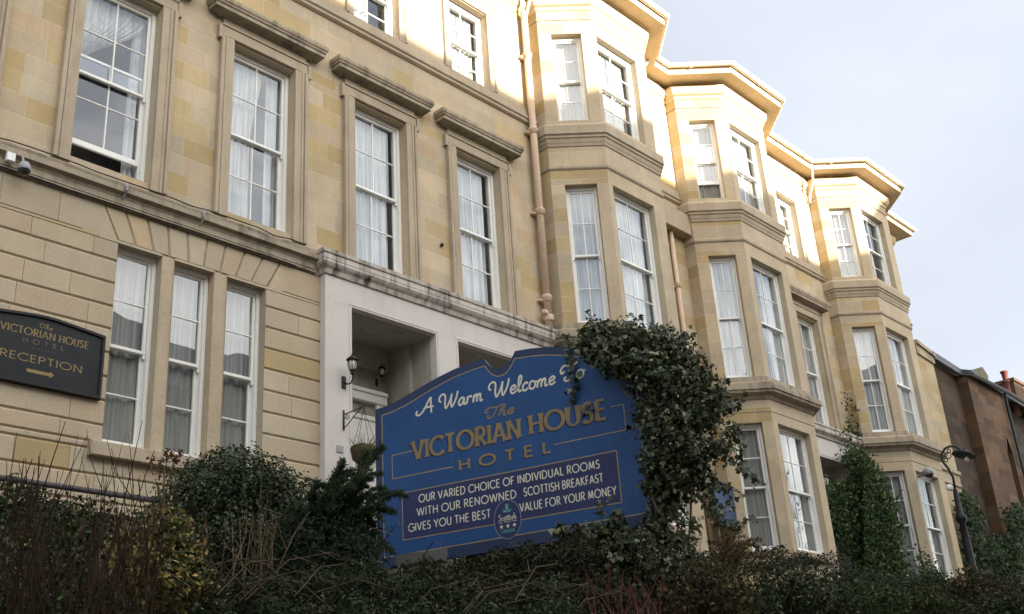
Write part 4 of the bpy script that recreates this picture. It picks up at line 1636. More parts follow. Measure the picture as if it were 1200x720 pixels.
# ------------------------------------------------------------------ black reception sign on the wall
RS = Face((5.55, 12.44, 0), (1, 0, 0), (0, -1, 0))
t = empty('reception_sign', (5.55, 12.5, 4.74), 'black wall sign with old gold reception lettering and arrow beside the three-light window', 'sign')
ro = [(-.765, 5.575), (-.4, 5.615), (-.15, 5.64), (0, 5.645), (.15, 5.64), (.4, 5.615), (.765, 5.575), (.765, 4.735), (-.765, 4.735)]
slab(RS, ro[::-1], -.055, -.012).build('board', sign_black, t)
g = MB()
ri = [(u * .935, 5.645 - (5.645 - z) * 1.0 - .045 if z > 5 else z + .045) for u, z in ro]
n = len(ro)
vs = [RS.w(*p, -.012) for p in ro] + [RS.w(u * .985, z - .008 if z > 5 else z + .008, .012) for u, z in ro] + [RS.w(u * 1.012, z + .006 if z > 5 else z - .006, .012) for u, z in ri] + [RS.w(*p, -.0115) for p in ri]
g.add(vs, [(k * n + i, (k + 1) * n + i, (k + 1) * n + (i + 1) % n, k * n + (i + 1) % n) for k in range(3) for i in range(n)])
g.build('frame', black_iron, t)
d = -.010
for w_, u0, u1, v_, wd_ in (('VICTORIAN', -.54, .12, 5.352, .0155), ('HOUSE', .175, .545, 5.352, .0155), ('RECEPTION', -.51, .49, 5.022, .0165)):
    g = MB()
    caps_text(g, RS, w_, u0, u1, v_, .088, wd_, d, gap=.2, flare=.5, contrast=.38)
    g.build('word', gold_dim, t)
g = MB()
script_text(g, RS, 'The', -.085, .085, 5.475, .06, .006, d, .35)
g.build('word', gold_dim, t)
g = MB()
g.add([RS.w(-.18, 4.895, d), RS.w(.10, 4.895, d), RS.w(.10, 4.935, d), RS.w(-.18, 4.935, d)], [(0, 1, 2, 3)])
g.add([RS.w(.10, 4.875, d), RS.w(.155, 4.915, d), RS.w(.10, 4.955, d)], [(0, 1, 2)])
g.build('arrow', gold_dim, t)
g = MB()
caps_text(g, RS, 'HOTEL', -.26, .245, 5.255, .055, .0095, d, gap=.75, flare=.3)
bronze = M_simple('dull_bronze_paint', (.10, .078, .042), rough=.5, noise=.15)
g.build('word', bronze, t)
g = MB()
for k in range(8):
    fan(g, RS, arc_pts(-.13 + k * .037, 5.200, .006, .006, 0, 360, 8)[:-1], d)
g.build('dot_ornament', bronze, t)


# ------------------------------------------------------------------ wall fittings
def lantern(name, base, label, k=1.0, out=.26):
    """carriage lantern: backplate, curled arm, caged glass, cap and finial; base = point on the wall, wall faces -Y"""
    t = empty(name, base, label, 'lantern')
    x, y, z = base
    out *= k
    g = MB()
    g.lathe([(p * k, q * k) for p, q in ((.0, -.004), (.055, 0), (.06, .015), (.035, .03), (.0, .03))], (x, y, z), 8, axis=(0, -1, 0))
    g.bbox(x - .045 * k, x + .045 * k, y - .022, y - .001, z - .12 * k, z + .12 * k, .01 * k)
    g.build('backplate', black_iron, t)
    g = MB()
    g.tube([(x, y - .02, z), (x, y - .10 * k, z - .06 * k), (x, y - out * .8, z - .07 * k), (x, y - out, z), (x, y - out, z + .09 * k)], [.014 * k, .014 * k, .013 * k, .013 * k, .016 * k], 7)
    g.build('arm', black_iron, t, True)
    cx, cy, cz = x, y - out, z + .09 * k
    g = MB()
    g.lathe([(p * k, q * k) for p, q in ((.0, 0), (.045, .005), (.05, .02), (.032, .05), (.055, .065), (.06, .08))], (cx, cy, cz), 12)
    for q in range(8):
        a = q * math.pi / 4
        pts = [(cx + rr * k * math.cos(a), cy + rr * k * math.sin(a), cz + zz * k) for rr, zz in ((.055, .075), (.085, .14), (.092, .20), (.082, .255), (.075, .275))]
        g.tube(pts, .008 * k, 4)
    g.lathe([(p * k, q * k) for p, q in ((.08, .268), (.118, .275), (.11, .30), (.055, .345), (.03, .36), (.034, .375), (.012, .385), (.016, .41), (.0, .43))], (cx, cy, cz), 12)
    g.build('lantern_cage', black_iron, t)
    g = MB()
    g.lathe([(p * k, q * k) for p, q in ((.045, .08), (.072, .14), (.078, .20), (.07, .25), (.06, .268))], (cx, cy, cz), 12)
    g.build('glass', lamp_glass, t, True)
    return t


lantern('wall_lantern', (10.035, 12.38, 5.74), 'black caged lantern on the front of the pale porch pillar, above the hanging basket', .8)
lantern('wall_lantern', (11.58, 13.44, 6.38), 'dark lantern inside the porch, in the shaded corner by the door', .55)
lantern('wall_lantern', (24.02, 12.32, 5.95), 'black lantern on the second porch, half hidden by the climber')

# bracket and hanging basket
bx, by, bz = 10.03, 12.38, 5.17
t = empty('basket_bracket', (bx, by, bz), 'black scrolled iron bracket on the porch pillar carrying the hanging basket', 'bracket')
g = MB()
g.bbox(bx - .014, bx + .014, by - .016, by - .001, bz - .16, bz + .14, .004)
g.tube([(bx, by - .01, bz + .07), (bx, by - .44, bz + .08), (bx, by - .475, bz + .07), (bx, by - .475, bz + .04), (bx, by - .45, bz + .04)], .009, 6)
g.tube([(bx, by - .01, bz - .13), (bx, by - .10, bz - .10), (bx, by - .30, bz + .02), (bx, by - .43, bz + .075)], .008, 6)
sp = [(bx, by - .09 + (.055 * (1 - k / 16)) * math.cos(k * .6), bz + .005 + (.055 * (1 - k / 16)) * math.sin(k * .6)) for k in range(15)]
g.tube(sp, .006, 5)
tag(g.build('basket_bracket', black_iron, smooth=True), '', 'bracket')
_b = bpy.data.objects[-1] if False else None
for o in list(COL.objects):
    if o.type == 'MESH' and o.get('label') == '':
        o.name = 'iron_arm'
        del o['label'], o['category']
        attach(o, t)
HB = Vector((bx, by - .455, 4.55))
t = empty('hanging_basket', HB, 'mossy brown hanging basket with straggling winter stems, beside the porch lantern', 'basket')
g = MB()
for q in range(4):
    a = q * 1.57 + .4
    g.tube([(bx, by - .455, bz + .045), (HB.x + .19 * math.cos(a), HB.y + .19 * math.sin(a), HB.z + .09)], .004, 4)
g.build('chain', black_iron, t)
g = MB()
rnd = random.Random(11)
prof = [(.0, -.17), (.09, -.155), (.155, -.10), (.19, -.02), (.205, .06), (.20, .09), (.15, .10), (.0, .11)]
vs, fs = [], []
for (r_, z_) in prof:
    for q in range(18):
        a = q * 2 * math.pi / 18
        rr_ = r_ * rnd.uniform(.93, 1.08)
        vs.append((HB.x + rr_ * math.cos(a), HB.y + rr_ * math.sin(a), HB.z + z_ + rnd.uniform(-.01, .01)))
for i in range(len(prof) - 1):
    for q in range(18):
        fs.append((i * 18 + q, i * 18 + (q + 1) % 18, (i + 1) * 18 + (q + 1) % 18, (i + 1) * 18 + q))
g.add(vs, fs)
g.build('bowl', M_simple('moss_and_coir', (.060, .050, .024), rough=.95, noise=.45, nscale=22, bump=.8), t, True)
g = MB()
for q in range(38):
    a = rnd.uniform(0, 6.28)
    r_ = rnd.uniform(.02, .18)
    p = Vector((HB.x + r_ * math.cos(a), HB.y + r_ * math.sin(a), HB.z + .09))
    d_ = Vector((math.cos(a) * .8, math.sin(a) * .8, rnd.uniform(.5, 1.6))).normalized()
    L_ = rnd.uniform(.08, .24)
    g.tube([p, p + d_ * L_ * .5, p + d_ * L_ + Vector((0, 0, -.03 * rnd.random()))], [.004, .003, .0015], 4)
g.build('stems', twig_pale, t)

# address plate
g = MB()
g.bbox(9.90, 10.02, 12.366, 12.379, 4.66, 4.76, .002)
tag(g.build('address_plate', grey_pl), 'small grey plate screwed to the porch pillar under the lantern bracket', 'plate')

# dome camera with junction box on the belt course
t = empty('dome_camera', (4.98, 12.42, 7.47), 'small dome security camera with white junction box, above the black reception sign', 'camera')
g = MB()
g.bbox(4.80, 4.905, 12.36, 12.424, 7.50, 7.62, .008)
g.build('junction_box', white_pl, t)
g = MB()
g.tube([(5.0, 12.40, 7.62), (5.0, 12.36, 7.55), (5.0, 12.33, 7.50)], .016, 8)
g.lathe([(.0, .08), (.05, .075), (.075, .03), (.085, -.01), (.08, -.03)], (5.0, 12.31, 7.43), 14)
g.build('housing', grey_pl, t, True)
g = MB()
g.lathe([(.078, -.03), (.065, -.07), (.035, -.095), (.0, -.10)], (5.0, 12.31, 7.43), 14)
g.build('dome', lens_m, t, True)
# cables along the belt course
g = MB()
rnd = random.Random(3)
pts = [(1.2 + k * .28, 12.405 - .02 * rnd.random(), 7.775 + .02 * rnd.random() - (.02 if k % 5 == 2 else 0)) for k in range(30)]
pts = [(x_, 12.38, z_) for x_, y_, z_ in pts if x_ < 9.55]
g.tube(pts, .009, 5)
tag(g.build('wall_cable', black_iron), 'thin dark cable strung along the top of the belt course over the reception window', 'cable')
g = MB()
g.tube([(1.2 + k * .4, 12.445, 7.425 + .004 * math.sin(k * 2.1)) for k in range(21)], .010, 5)  # dark strand added where the belt's groove shows no shade of its own
tag(g.build('wall_cable', black_iron), 'thin dark cable standing in for groove shade under the belt course, above the wedge stones', 'cable')
for x_ in (6.38, 7.55):
    g = MB()
    g.tube([(x_, 12.37, 7.76), (x_, 12.37, 7.70)], .012, 6)
    g.lathe([(.0, .03), (.02, .02), (.022, -.02), (.012, -.035), (.02, -.05), (.02, -.07), (.0, -.09)], (x_, 12.36, 7.71), 10)
    g.tube([(x_, 12.37, 7.60), (x_ - .005, 12.42, 7.56), (x_, 12.45, 7.53)], .008, 5)
    tag(g.build('cable_insulator', grey_pl, smooth=True), 'small pale cable insulator on the belt course, %s' % ('nearest the small dome camera' if x_ < 7 else 'under the second tall window'), 'insulator')
# anchor stub on the wall between the last two tall windows
g = MB()
g.lathe([(.0, .06), (.03, .05), (.035, .02), (.02, 0)], (12.28, 12.5, 8.77), 8, axis=(0, -1, 0))
tag(g.build('wall_anchor', black_iron), 'rusty dark anchor stub in the wall between the two tall windows over the porch', 'anchor')

# floodlit dome camera on the far bay
t = empty('dome_camera', (28.2, 11.43, 6.65), 'big grey dome camera on a bracket at the ground window of the farthest tower', 'camera')
p0 = at_y(1078, 560, 11.40)
p1 = at_y(1088, 553, 11.05)
g = MB()
g.tube([(p0[0], 11.42, p0[2] + .02), (p1[0], p1[1], p1[2] + .10)], .035, 8)
g.lathe([(.0, .11), (.07, .10), (.12, .055), (.128, .0), (.128, -.07), (.115, -.08)], p1, 16)
g.build('housing', grey_pl, t, True)
g = MB()
g.lathe([(.11, -.08), (.095, -.125), (.05, -.155), (.0, -.165)], p1, 16)
g.build('dome', lens_m, t, True)

# blue board in the slot between the paired bays
g = MB()
BB = Face((19.76, 12.12, 0), (.985, .17, 0), (.17, -.985, 0))
g = slab(BB, [(-.62, 4.68), (.60, 4.68), (.60, 5.52), (-.62, 5.52)], -.05, 0)
t = empty('blue_board', (19.76, 12.2, 4.7), 'faded blue board hung in the slot between the paired bay towers, behind the ivy', 'board')
g.build('board', M_stone('faded_blue_board', (.045, .075, .15), stain=.35, stain_col=(.12, .14, .18), attr=False, rough=.5), t)
g = MB()
for (a, b, c, d_) in ((-.66, .64, 4.64, 4.678), (-.66, .64, 5.522, 5.56)):
    g.add([BB.w(a, c, .02), BB.w(b, c, .02), BB.w(b, d_, .02), BB.w(a, d_, .02), BB.w(a, c, -.06), BB.w(b, c, -.06), BB.w(b, d_, -.06), BB.w(a, d_, -.06)],
          [(0, 1, 2, 3), (7, 6, 5, 4), (0, 4, 5, 1), (3, 2, 6, 7), (1, 5, 6, 2), (0, 3, 7, 4)])
g.build('frame', black_iron, t)
g = MB()
for u in (-.5, .5):
    p = BB.w(u, 4, -.09)
    g.box(p.x - .03, p.x + .03, p.y - .03, p.y + .03, 3.1, 5.5)
g.build('post', wood_post, t)

# hand rail along the terrace edge
t = empty('hand_rail', (5.6, 12.0, 3.15), 'dark weathered pipe rail along the foot of the wall below the reception window', 'rail')
g = MB()
g.tube([(3.6, 11.9, 3.44), (7.1, 11.9, 3.44)], .035, 8)
g.build('rail', M_simple('weathered_grey_pipe', (.06, .055, .06), rough=.7, noise=.3), t, True)
for x_ in (3.8, 5.4, 7.0):
    g = MB()
    g.tube([(x_, 11.9, 2.9), (x_, 11.9, 3.43)], .025, 8)
    g.build('post', black_iron, t)

# swan-neck lamp post near the far bay
LB = at_y(1131, 655, 10.5)
base_z = bank_z(10.5)
t = empty('lamp_post', (LB[0], 10.5, base_z), 'black swan-neck lamp post with dish shade and ringed scrollwork', 'street lamp')


def lampP(px, py):
    """point of the lamp's own upright plane (square to the viewer's sight line) under a photo pixel"""
    d_ = ray(px, py)
    nrm = np.array([LB[0], 10.5, 0.0])
    return Vector(d_ * (float(nrm @ np.array([LB[0], 10.5, 0])) / float(nrm @ d_)))


g = MB()
top = lampP(1119, 574)
g.lathe([(.24, 0), (.24, .5), (.20, .58), (.17, 1.05), (.21, 1.12), (.21, 1.2), (.16, 1.26), (.17, 1.36), (.12, 1.45), (.10, 1.9), (.095, 2.3), (.07, 2.75), (.13, 2.82), (.14, 2.92), (.08, 3.0), (.055, max(3.1, top.z - base_z))], (top.x, top.y, base_z), 12)
g.build('post', black_iron, t, True)
g = MB()
arm = [top, lampP(1117, 560), lampP(1111, 549), lampP(1104.5, 541), lampP(1103.5, 533), lampP(1107, 526), lampP(1113, 523.2), lampP(1120, 523.5), lampP(1125, 527), lampP(1126.5, 531)]
g.tube([Vector(p) for p in catmull([tuple(p) for p in arm]) ] if False else arm, .03, 8)
g.build('arm', black_iron, t, True)
g = MB()
for (px, py, rpx) in ((1111, 534, 3.6), (1112, 528.5, 2.0), (1108.5, 539.5, 2.2)):
    c = lampP(px, py)
    rad = rpx * px_size(px, py, math.hypot(c.x, c.y))
    ex = Vector((CAM[0][0], CAM[0][1], 0)).normalized()
    g.tube([c + (ex * math.cos(a) + Vector((0, 0, 1)) * math.sin(a)) * rad for a in np.linspace(0, 6.283, 15)], .012, 5, cap=False)
g.build('scroll', black_iron, t)
c = lampP(1129.5, 533)
g = MB()
tilt = (CAM[0][0] * .35, CAM[0][1] * .35, 1.0)
g.lathe([(.0, .16), (.05, .15), (.06, .09), (.10, .06), (.26, .01), (.285, -.02), (.27, -.02), (.09, .03), (.0, .03)], c, 20, axis=tilt)
g.build('shade', black_iron, t, True)
g = MB()
cb = lampP(1133, 538)
g.lathe([(.0, .06), (.04, .04), (.06, 0), (.05, -.05), (.0, -.07)], cb, 12, axis=tilt)
g.build('bulb', white_pl, t, True)
# small white floodlight on the lamp post
p = lampP(1112, 572)
t = empty('flood_light', p, 'small white security floodlight clamped beside the neck of the lamp post', 'floodlight')
g = MB()
q = lampP(1119, 574)
g.tube([q, p], .02, 6)
g.lathe([(.0, -.10), (.05, -.10), (.07, .02), (.085, .08), (.0, .08)], p, 12, axis=(-.8, -.6, -.15))
g.build('housing', white_pl, t, True)

# the sign's floodlight at the foot of the board
p = at(494, 655, 8.3)
t = empty('flood_light', p, 'low weathered floodlight tilted up at the foot of the blue welcome board', 'floodlight')
ex = Vector((CAM[0][0], CAM[0][1], 0)).normalized()
ey = Vector((-ex.y, ex.x, 0))
g = MB()
c = Vector(p)
v8 = [c + ex * a + ey * b + Vector((0, 0, z_)) for a, b, z_ in ((-.17, -.06, -.05), (.17, -.06, -.03), (.17, .06, -.03), (-.17, .06, -.05), (-.19, -.09, .02), (.19, -.09, .045), (.19, .09, .045), (-.19, .09, .02))]
g.add(v8, [(0, 3, 2, 1), (4, 5, 6, 7), (0, 1, 5, 4), (1, 2, 6, 5), (2, 3, 7, 6), (3, 0, 4, 7)])
g.build('housing', grey_pl, t)
g = MB()
g.tube([c + Vector((0, 0, -.05)), (c.x, c.y, bank_z(c.y) - .1)], .02, 6)
g.build('stake', black_iron, t)


# ------------------------------------------------------------------ plants
DIAMOND = (np.array([(0, 0, 0), (.5, .30, .05), (1, 0, -.06), (.5, -.30, .05), (.5, 0, -.03)], float), [(0, 1, 4), (1, 2, 4), (2, 3, 4), (3, 0, 4)])
SLIM = (np.array([(0, 0, 0), (.4, .13, .02), (1, 0, -.05), (.4, -.13, .02)], float), [(0, 1, 2), (0, 2, 3)])
NEEDLE = (np.array([(0, .05, 0), (1, .0, 0), (0, -.05, 0)], float), [(0, 1, 2)])
IVY = (np.array([(0, 0, 0), (.10, .30, .04), (.38, .52, .0), (.48, .24, .05), (1.0, 0, -.08), (.48, -.24, .05), (.38, -.52, .0), (.10, -.30, .04), (.42, 0, -.04)], float),
       [(0, 1, 8), (1, 2, 3), (1, 3, 8), (3, 4, 8), (8, 4, 5), (8, 5, 7), (5, 6, 7), (8, 7, 0)])


def leaf_mesh(name, P, Nrm, size, cols, shape, mat, parent=None, jitter=.7, dirs=None, droop=0.0):
    """one mesh of many small leaves: points P, facing roughly Nrm, each with its own tint"""
    P = np.asarray(P, float)
    n = len(P)
    Nrm = np.asarray(Nrm, float) + rng.normal(0, jitter, (n, 3))
    Nrm /= np.linalg.norm(Nrm, axis=1, keepdims=True) + 1e-9
    T = rng.normal(0, 1, (n, 3)) if dirs is None else np.asarray(dirs, float) + rng.normal(0, .25, (n, 3))
    T[:, 2] -= droop
    T -= Nrm * (T * Nrm).sum(1, keepdims=True)
    T /= np.linalg.norm(T, axis=1, keepdims=True) + 1e-9
    B = np.cross(Nrm, T)
    V, Fc = shape
    size = np.broadcast_to(np.asarray(size, float), (n,))
    W = (P[:, None, :] + size[:, None, None] * (V[None, :, 0:1] * T[:, None, :] + V[None, :, 1:2] * B[:, None, :] + V[None, :, 2:3] * Nrm[:, None, :]))
    k = len(V)
    Fa = np.array(Fc)
    faces = (np.arange(n)[:, None, None] * k + Fa[None]).reshape(-1, 3)
    me = bpy.data.meshes.new(name)
    me.vertices.add(n * k)
    me.vertices.foreach_set('co', W.reshape(-1).astype(np.float32))
    nf = len(faces)
    me.loops.add(nf * 3)
    me.loops.foreach_set('vertex_index', faces.reshape(-1).astype(np.int32))
    me.polygons.add(nf)
    me.polygons.foreach_set('loop_start', (np.arange(nf) * 3).astype(np.int32))
    a = me.attributes.new('Col', 'FLOAT_COLOR', 'FACE')
    c4 = np.ones((n, len(Fc), 4), np.float32)
    c4[:, :, :3] = np.asarray(cols, np.float32)[:, None, :]
    a.data.foreach_set('color', c4.reshape(-1))
    me.update(calc_edges=True)
    me.validate()
    return finish(name, me, mat, parent)


def tints(n, base, var=.3, alt=None, p_alt=0.0, clump=None):
    """leaf colours: own variation of brightness, and a share in another hue"""
    b = np.tile(np.array(base, float) * .70, (n, 1))
    if alt is not None:
        m = rng.random(n) < p_alt
        b[m] = np.array(alt)
    b *= np.clip(rng.normal(1, var, (n, 1)), .35, 2.0)
    b[:, 0] *= rng.uniform(.85, 1.2, n)
    return np.clip(b, .002, .9)


def in_blobs(blobs, dens, shell=.55, inner=.12):
    """points in lumpy ellipsoids: mostly in the outer shell, with outward normals; dens = leaves per m2 of shell"""
    PP, NN = [], []
    for (c, r) in blobs:
        r = np.broadcast_to(np.asarray(r, float), (3,))
        n = max(4, int(4 * math.pi * float(np.mean(r)) ** 2 * dens))
        d = rng.normal(0, 1, (n, 3))
        d /= np.linalg.norm(d, axis=1, keepdims=True)
        ph = rng.uniform(0, 6.28, 4)
        lump = 1 + .10 * np.sin(5 * d[:, 0] + ph[0]) + .10 * np.sin(6 * d[:, 2] + ph[1]) + .07 * np.sin(11 * d[:, 1] + ph[2]) + .06 * np.sin(13 * d[:, 0] - 9 * d[:, 2] + ph[3])
        rad = np.where(rng.random(n) < inner, rng.uniform(.3, .8, n), 1 - np.abs(rng.normal(0, .13 * shell / .55, n)))
        PP.append(np.asarray(c) + d * r * (rad * lump)[:, None])
        NN.append(d)
    return np.concatenate(PP), np.concatenate(NN)


def twig_core(blobs, name, mat, parent, n_each=14, rad=.006, seed=1, base=None):
    """branches fanning from the foot of each clump to its rim"""
    g = MB()
    rnd = random.Random(seed)
    for (c, r) in blobs:
        r = np.broadcast_to(np.asarray(r, float), (3,))
        foot = Vector((c[0], c[1], c[2] - r[2] * .9)) if base is None else Vector(base)
        for k in range(n_each):
            d = Vector((rnd.gauss(0, 1), rnd.gauss(0, 1), abs(rnd.gauss(0, 1)) + .1)).normalized()
            e = Vector((c[0] + d.x * r[0] * .95, c[1] + d.y * r[1] * .95, c[2] + d.z * r[2] * .95))
            m = foot.lerp(e, .5) + Vector((rnd.uniform(-1, 1), rnd.uniform(-1, 1), rnd.uniform(0, 1))) * .10
            g.tube([foot, foot.lerp(m, .6), m, e], [rad * 1.6, rad * 1.3, rad, rad * .5], 4, cap=False)
    return g.build(name, mat, parent)


def pblob(px, py, r, rpx, flat=(1, 1, 1)):
    """a clump centred on the sight line of a photo pixel at distance r, rpx pixels in radius"""
    k = px_size(px, py, r) * rpx
    return (at(px, py, r), (k * flat[0], k * flat[1], k * flat[2]))


def plant(name, pos, label, cat, group=None):
    return empty(name, (pos[0], pos[1], bank_z(pos[1]) if pos[1] < 12.4 else 3.15), label, cat, group)


DG = (.026, .046, .017)


def ground_pts(n, x0, x1, y0, y1):
    x = rng.uniform(x0, x1, n)
    y = rng.uniform(y0, y1, n)
    z = np.interp(y, [b[0] for b in BANK], [b[1] for b in BANK])
    return x, y, z


# creeping cover over the whole bank, one mass
n = 46000
x, y, z = ground_pts(n, 1, 36, 3.3, 11.6)
keep = (y > .22 * x) & (x < 34)
x, y, z = x[keep], y[keep], z[keep]
hgt = .05 + .30 * np.abs(np.sin(x * 1.9 + 1.3 * np.sin(y * 2.1)) * np.cos(y * 2.3 + x * .7)) * rng.random(len(x)) ** .6
P = np.stack([x, y, z + hgt], 1)
o = leaf_mesh('ground_cover', P, np.tile((0, -.4, .8), (len(x), 1)), rng.uniform(.04, .075, len(x)), tints(len(x), DG, .35, (.05, .042, .018), .2), DIAMOND, leaf_m)
tag(o, 'dark creeping evergreen ground cover over the bank below the hotel', 'ground cover', kind='stuff')

# the low arching cotoneaster thicket in the front, left of and under the welcome board
bl = [pblob(px, py, r, rp, (1, 1, .8)) for px, py, r, rp in (
    (225, 712, 6.6, 40), (275, 706, 6.6, 40), (320, 698, 6.6, 40), (372, 694, 6.5, 44), (425, 693, 6.4, 46), (480, 700, 6.3, 44), (535, 706, 6.3, 42), (590, 708, 6.4, 40), (640, 704, 6.6, 40), (250, 735, 6.0, 40), (330, 735, 6.0, 45), (410, 735, 5.9, 45), (490, 740, 5.9, 45), (570, 740, 5.9, 45), (650, 735, 6.1, 45))]
t = plant('cotoneaster_thicket', (4.1, 4.8), 'low dark small-leaved thicket with arching stems, in front of the welcome board', 'shrub')
P, Nn = in_blobs(bl, 2600, .8, .25)
leaf_mesh('foliage', P, Nn, rng.uniform(.020, .036, len(P)), tints(len(P), (.034, .052, .022), .35, (.07, .085, .05), .12), DIAMOND, leaf_m, t)
g = MB()
rnd = random.Random(21)
for k in range(46):
    px, py = rnd.uniform(205, 660), rnd.uniform(668, 735)
    r_ = rnd.uniform(5.8, 6.6)
    p = Vector(at(px, py + 25, r_))
    d = Vector((rnd.uniform(-1, 1), rnd.uniform(-.8, .3), 0)).normalized()
    L_ = rnd.uniform(.25, .75)
    g.tube([p, p + d * L_ * .4 + Vector((0, 0, L_ * .38)), p + d * L_ * .8 + Vector((0, 0, L_ * .46)), p + d * L_ * 1.15 + Vector((0, 0, L_ * .33))], [.005, .004, .003, .0015], 4, cap=False)
g.build('stems', M_simple('grey_brown_stems', (.075, .058, .04), rough=.9, spec=.1, noise=.3), t)

# the clipped green bush by the wall
bl = [pblob(px, py, r, rp) for px, py, r, rp in ((275, 600, 8.6, 68), (230, 600, 8.5, 56), (326, 606, 8.6, 58), (275, 572, 8.8, 48), (208, 622, 8.4, 40), (350, 622, 8.5, 36), (300, 580, 8.7, 48), (245, 575, 8.7, 42), (270, 650, 8.3, 60), (330, 655, 8.3, 50), (215, 660, 8.2, 50))]
t = plant('evergreen_bush', at(275, 610, 8.6), 'rounded glossy dark green bush below the right end of the reception window', 'bush')
P, Nn = in_blobs(bl, 3000, .75, .2)
leaf_mesh('foliage', P, Nn, rng.uniform(.020, .038, len(P)), tints(len(P), (.028, .048, .015), .38, (.085, .11, .04), .10), DIAMOND, leaf_gloss, t)
twig_core(bl, 'stems', bark, t, 12, .006, 5)


def upright_twigs(g, foots, rnd, h0, h1, lean, rad, forks=3, kink=.05):
    for f in foots:
        L_ = rnd.uniform(h0, h1)
        d = Vector((rnd.gauss(0, lean), rnd.gauss(0, lean), 1)).normalized()
        pts = [Vector(f)]
        n_ = 6
        for k in range(n_):
            d = (d + Vector((rnd.gauss(0, kink), rnd.gauss(0, kink), .02))).normalized()
            pts.append(pts[-1] + d * L_ / n_)
        rr_ = rad * rnd.uniform(.7, 1.2)
        g.tube(pts, [rr_ * (1 - .68 * k / n_) for k in range(n_ + 1)], 4, cap=False)
        for q in range(rnd.randint(0, forks)):
            i = rnd.randint(2, n_ - 1)
            e = (d + Vector((rnd.gauss(0, .4), rnd.gauss(0, .4), .25))).normalized()
            l_ = L_ * rnd.uniform(.12, .34)
            g.tube([pts[i], pts[i] + e * l_ * .5, pts[i] + (e + Vector((0, 0, .35))).normalized() * l_], [rr_ * .55, rr_ * .42, rr_ * .22], 4, cap=False)


# leafless reddish shrub in the left foreground
rnd = random.Random(31)
t = plant('bare_shrub', at(90, 680, 5.6), 'bare upright reddish-brown twiggy shrub filling the lower left corner', 'shrub')
g = MB()
foots = []
for k in range(84):
    px = rnd.uniform(-30, 175)
    r_ = rnd.uniform(4.9, 6.0)
    p = at(px, 745 + rnd.uniform(-20, 30), r_)
    foots.append((p[0], p[1], p[2] - .1))
for f in foots:
    px_ = 0
    pass
upright_twigs(g, foots, rnd, .45, .84, .20, .0052, 6, .07)
upright_twigs(g, foots[:16], rnd, .82, 1.02, .14, .005, 5, .06)
g.build('stems', twig_red, t)
bl = [pblob(px, py, r, rp) for px, py, r, rp in ((30, 690, 6.4, 60), (100, 700, 6.4, 60), (150, 705, 6.7, 40), (40, 635, 6.8, 50), (95, 650, 6.9, 42), (10, 590, 7.2, 34), (45, 602, 7.2, 34), (85, 612, 7.2, 30), (125, 620, 7.1, 22), (60, 730, 5.8, 46), (125, 740, 5.8, 40), (0, 720, 5.6, 50))]
P, Nn = in_blobs(bl, 1500, .9, .35)
leaf_mesh('leaves', P, Nn, rng.uniform(.022, .042, len(P)), tints(len(P), (.030, .044, .017), .4, (.09, .13, .03), .10), DIAMOND, leaf_m, t)

# variegated gold-green shrub
bl = [pblob(px, py, r, rp) for px, py, r, rp in ((185, 640, 6.1, 42), (214, 655, 6.1, 32), (165, 665, 6.0, 38), (195, 614, 6.2, 26), (222, 680, 6.0, 28), (150, 640, 6.2, 26), (190, 690, 5.9, 40))]
t = plant('variegated_shrub', at(190, 650, 6.1), 'yellow-green variegated shrub between the bare twigs and the dry pale stems', 'shrub')
P, Nn = in_blobs(bl, 2400, .9, .25)
leaf_mesh('foliage', P, Nn, rng.uniform(.022, .040, len(P)), tints(len(P), (.060, .072, .02), .38, (.27, .215, .075), .45), DIAMOND, leaf_m, t)
twig_core(bl, 'stems', bark, t, 10, .005, 9)

# dry pale stems
rnd = random.Random(41)
t = plant('dry_stems', at(270, 660, 6.9), 'sheaf of dry pale brown stems standing before the rounded dark green bush', 'dead plant')
g = MB()
foots = [tuple(at(rnd.uniform(235, 330), rnd.uniform(690, 715), rnd.uniform(6.7, 7.2))) for k in range(26)]
upright_twigs(g, foots, rnd, .36, .70, .26, .0044, 4, .09)
g.build('stems', twig_pale, t)

# spent hydrangea head on a tall stem
t = plant('dead_hydrangea', at(192, 600, 7.6), 'single tall stem with a russet dried flower head, under the window sill', 'dead plant')
g = MB()
a, b = Vector(at(190, 625, 7.6)), Vector(at(192, 548, 7.6))
g.tube([a + Vector((0, 0, -.5)), a, a.lerp(b, .5) + Vector((.01, 0, 0)), b], [.007, .007, .006, .004], 6)
for px, py in ((176, 540), (205, 535), (196, 528), (186, 566), (205, 570)):
    c = Vector(at(px, py, 7.6))
    g.tube([a.lerp(b, .62) if py > 560 else a.lerp(b, .92), a.lerp(c, .8), c], .0035, 4)
g.build('stem', twig_pale, t)
P, Nn = in_blobs([pblob(px, py, 7.6, rp) for px, py, rp in ((178, 538, 5), (197, 533, 9), (206, 538, 7), (190, 543, 6), (211, 532, 5))], 2200, 1, .4)
leaf_mesh('flower_head', P, Nn, rng.uniform(.018, .034, len(P)), tints(len(P), (.16, .075, .04), .3, (.24, .14, .08), .3), DIAMOND, cloth_dead, t)

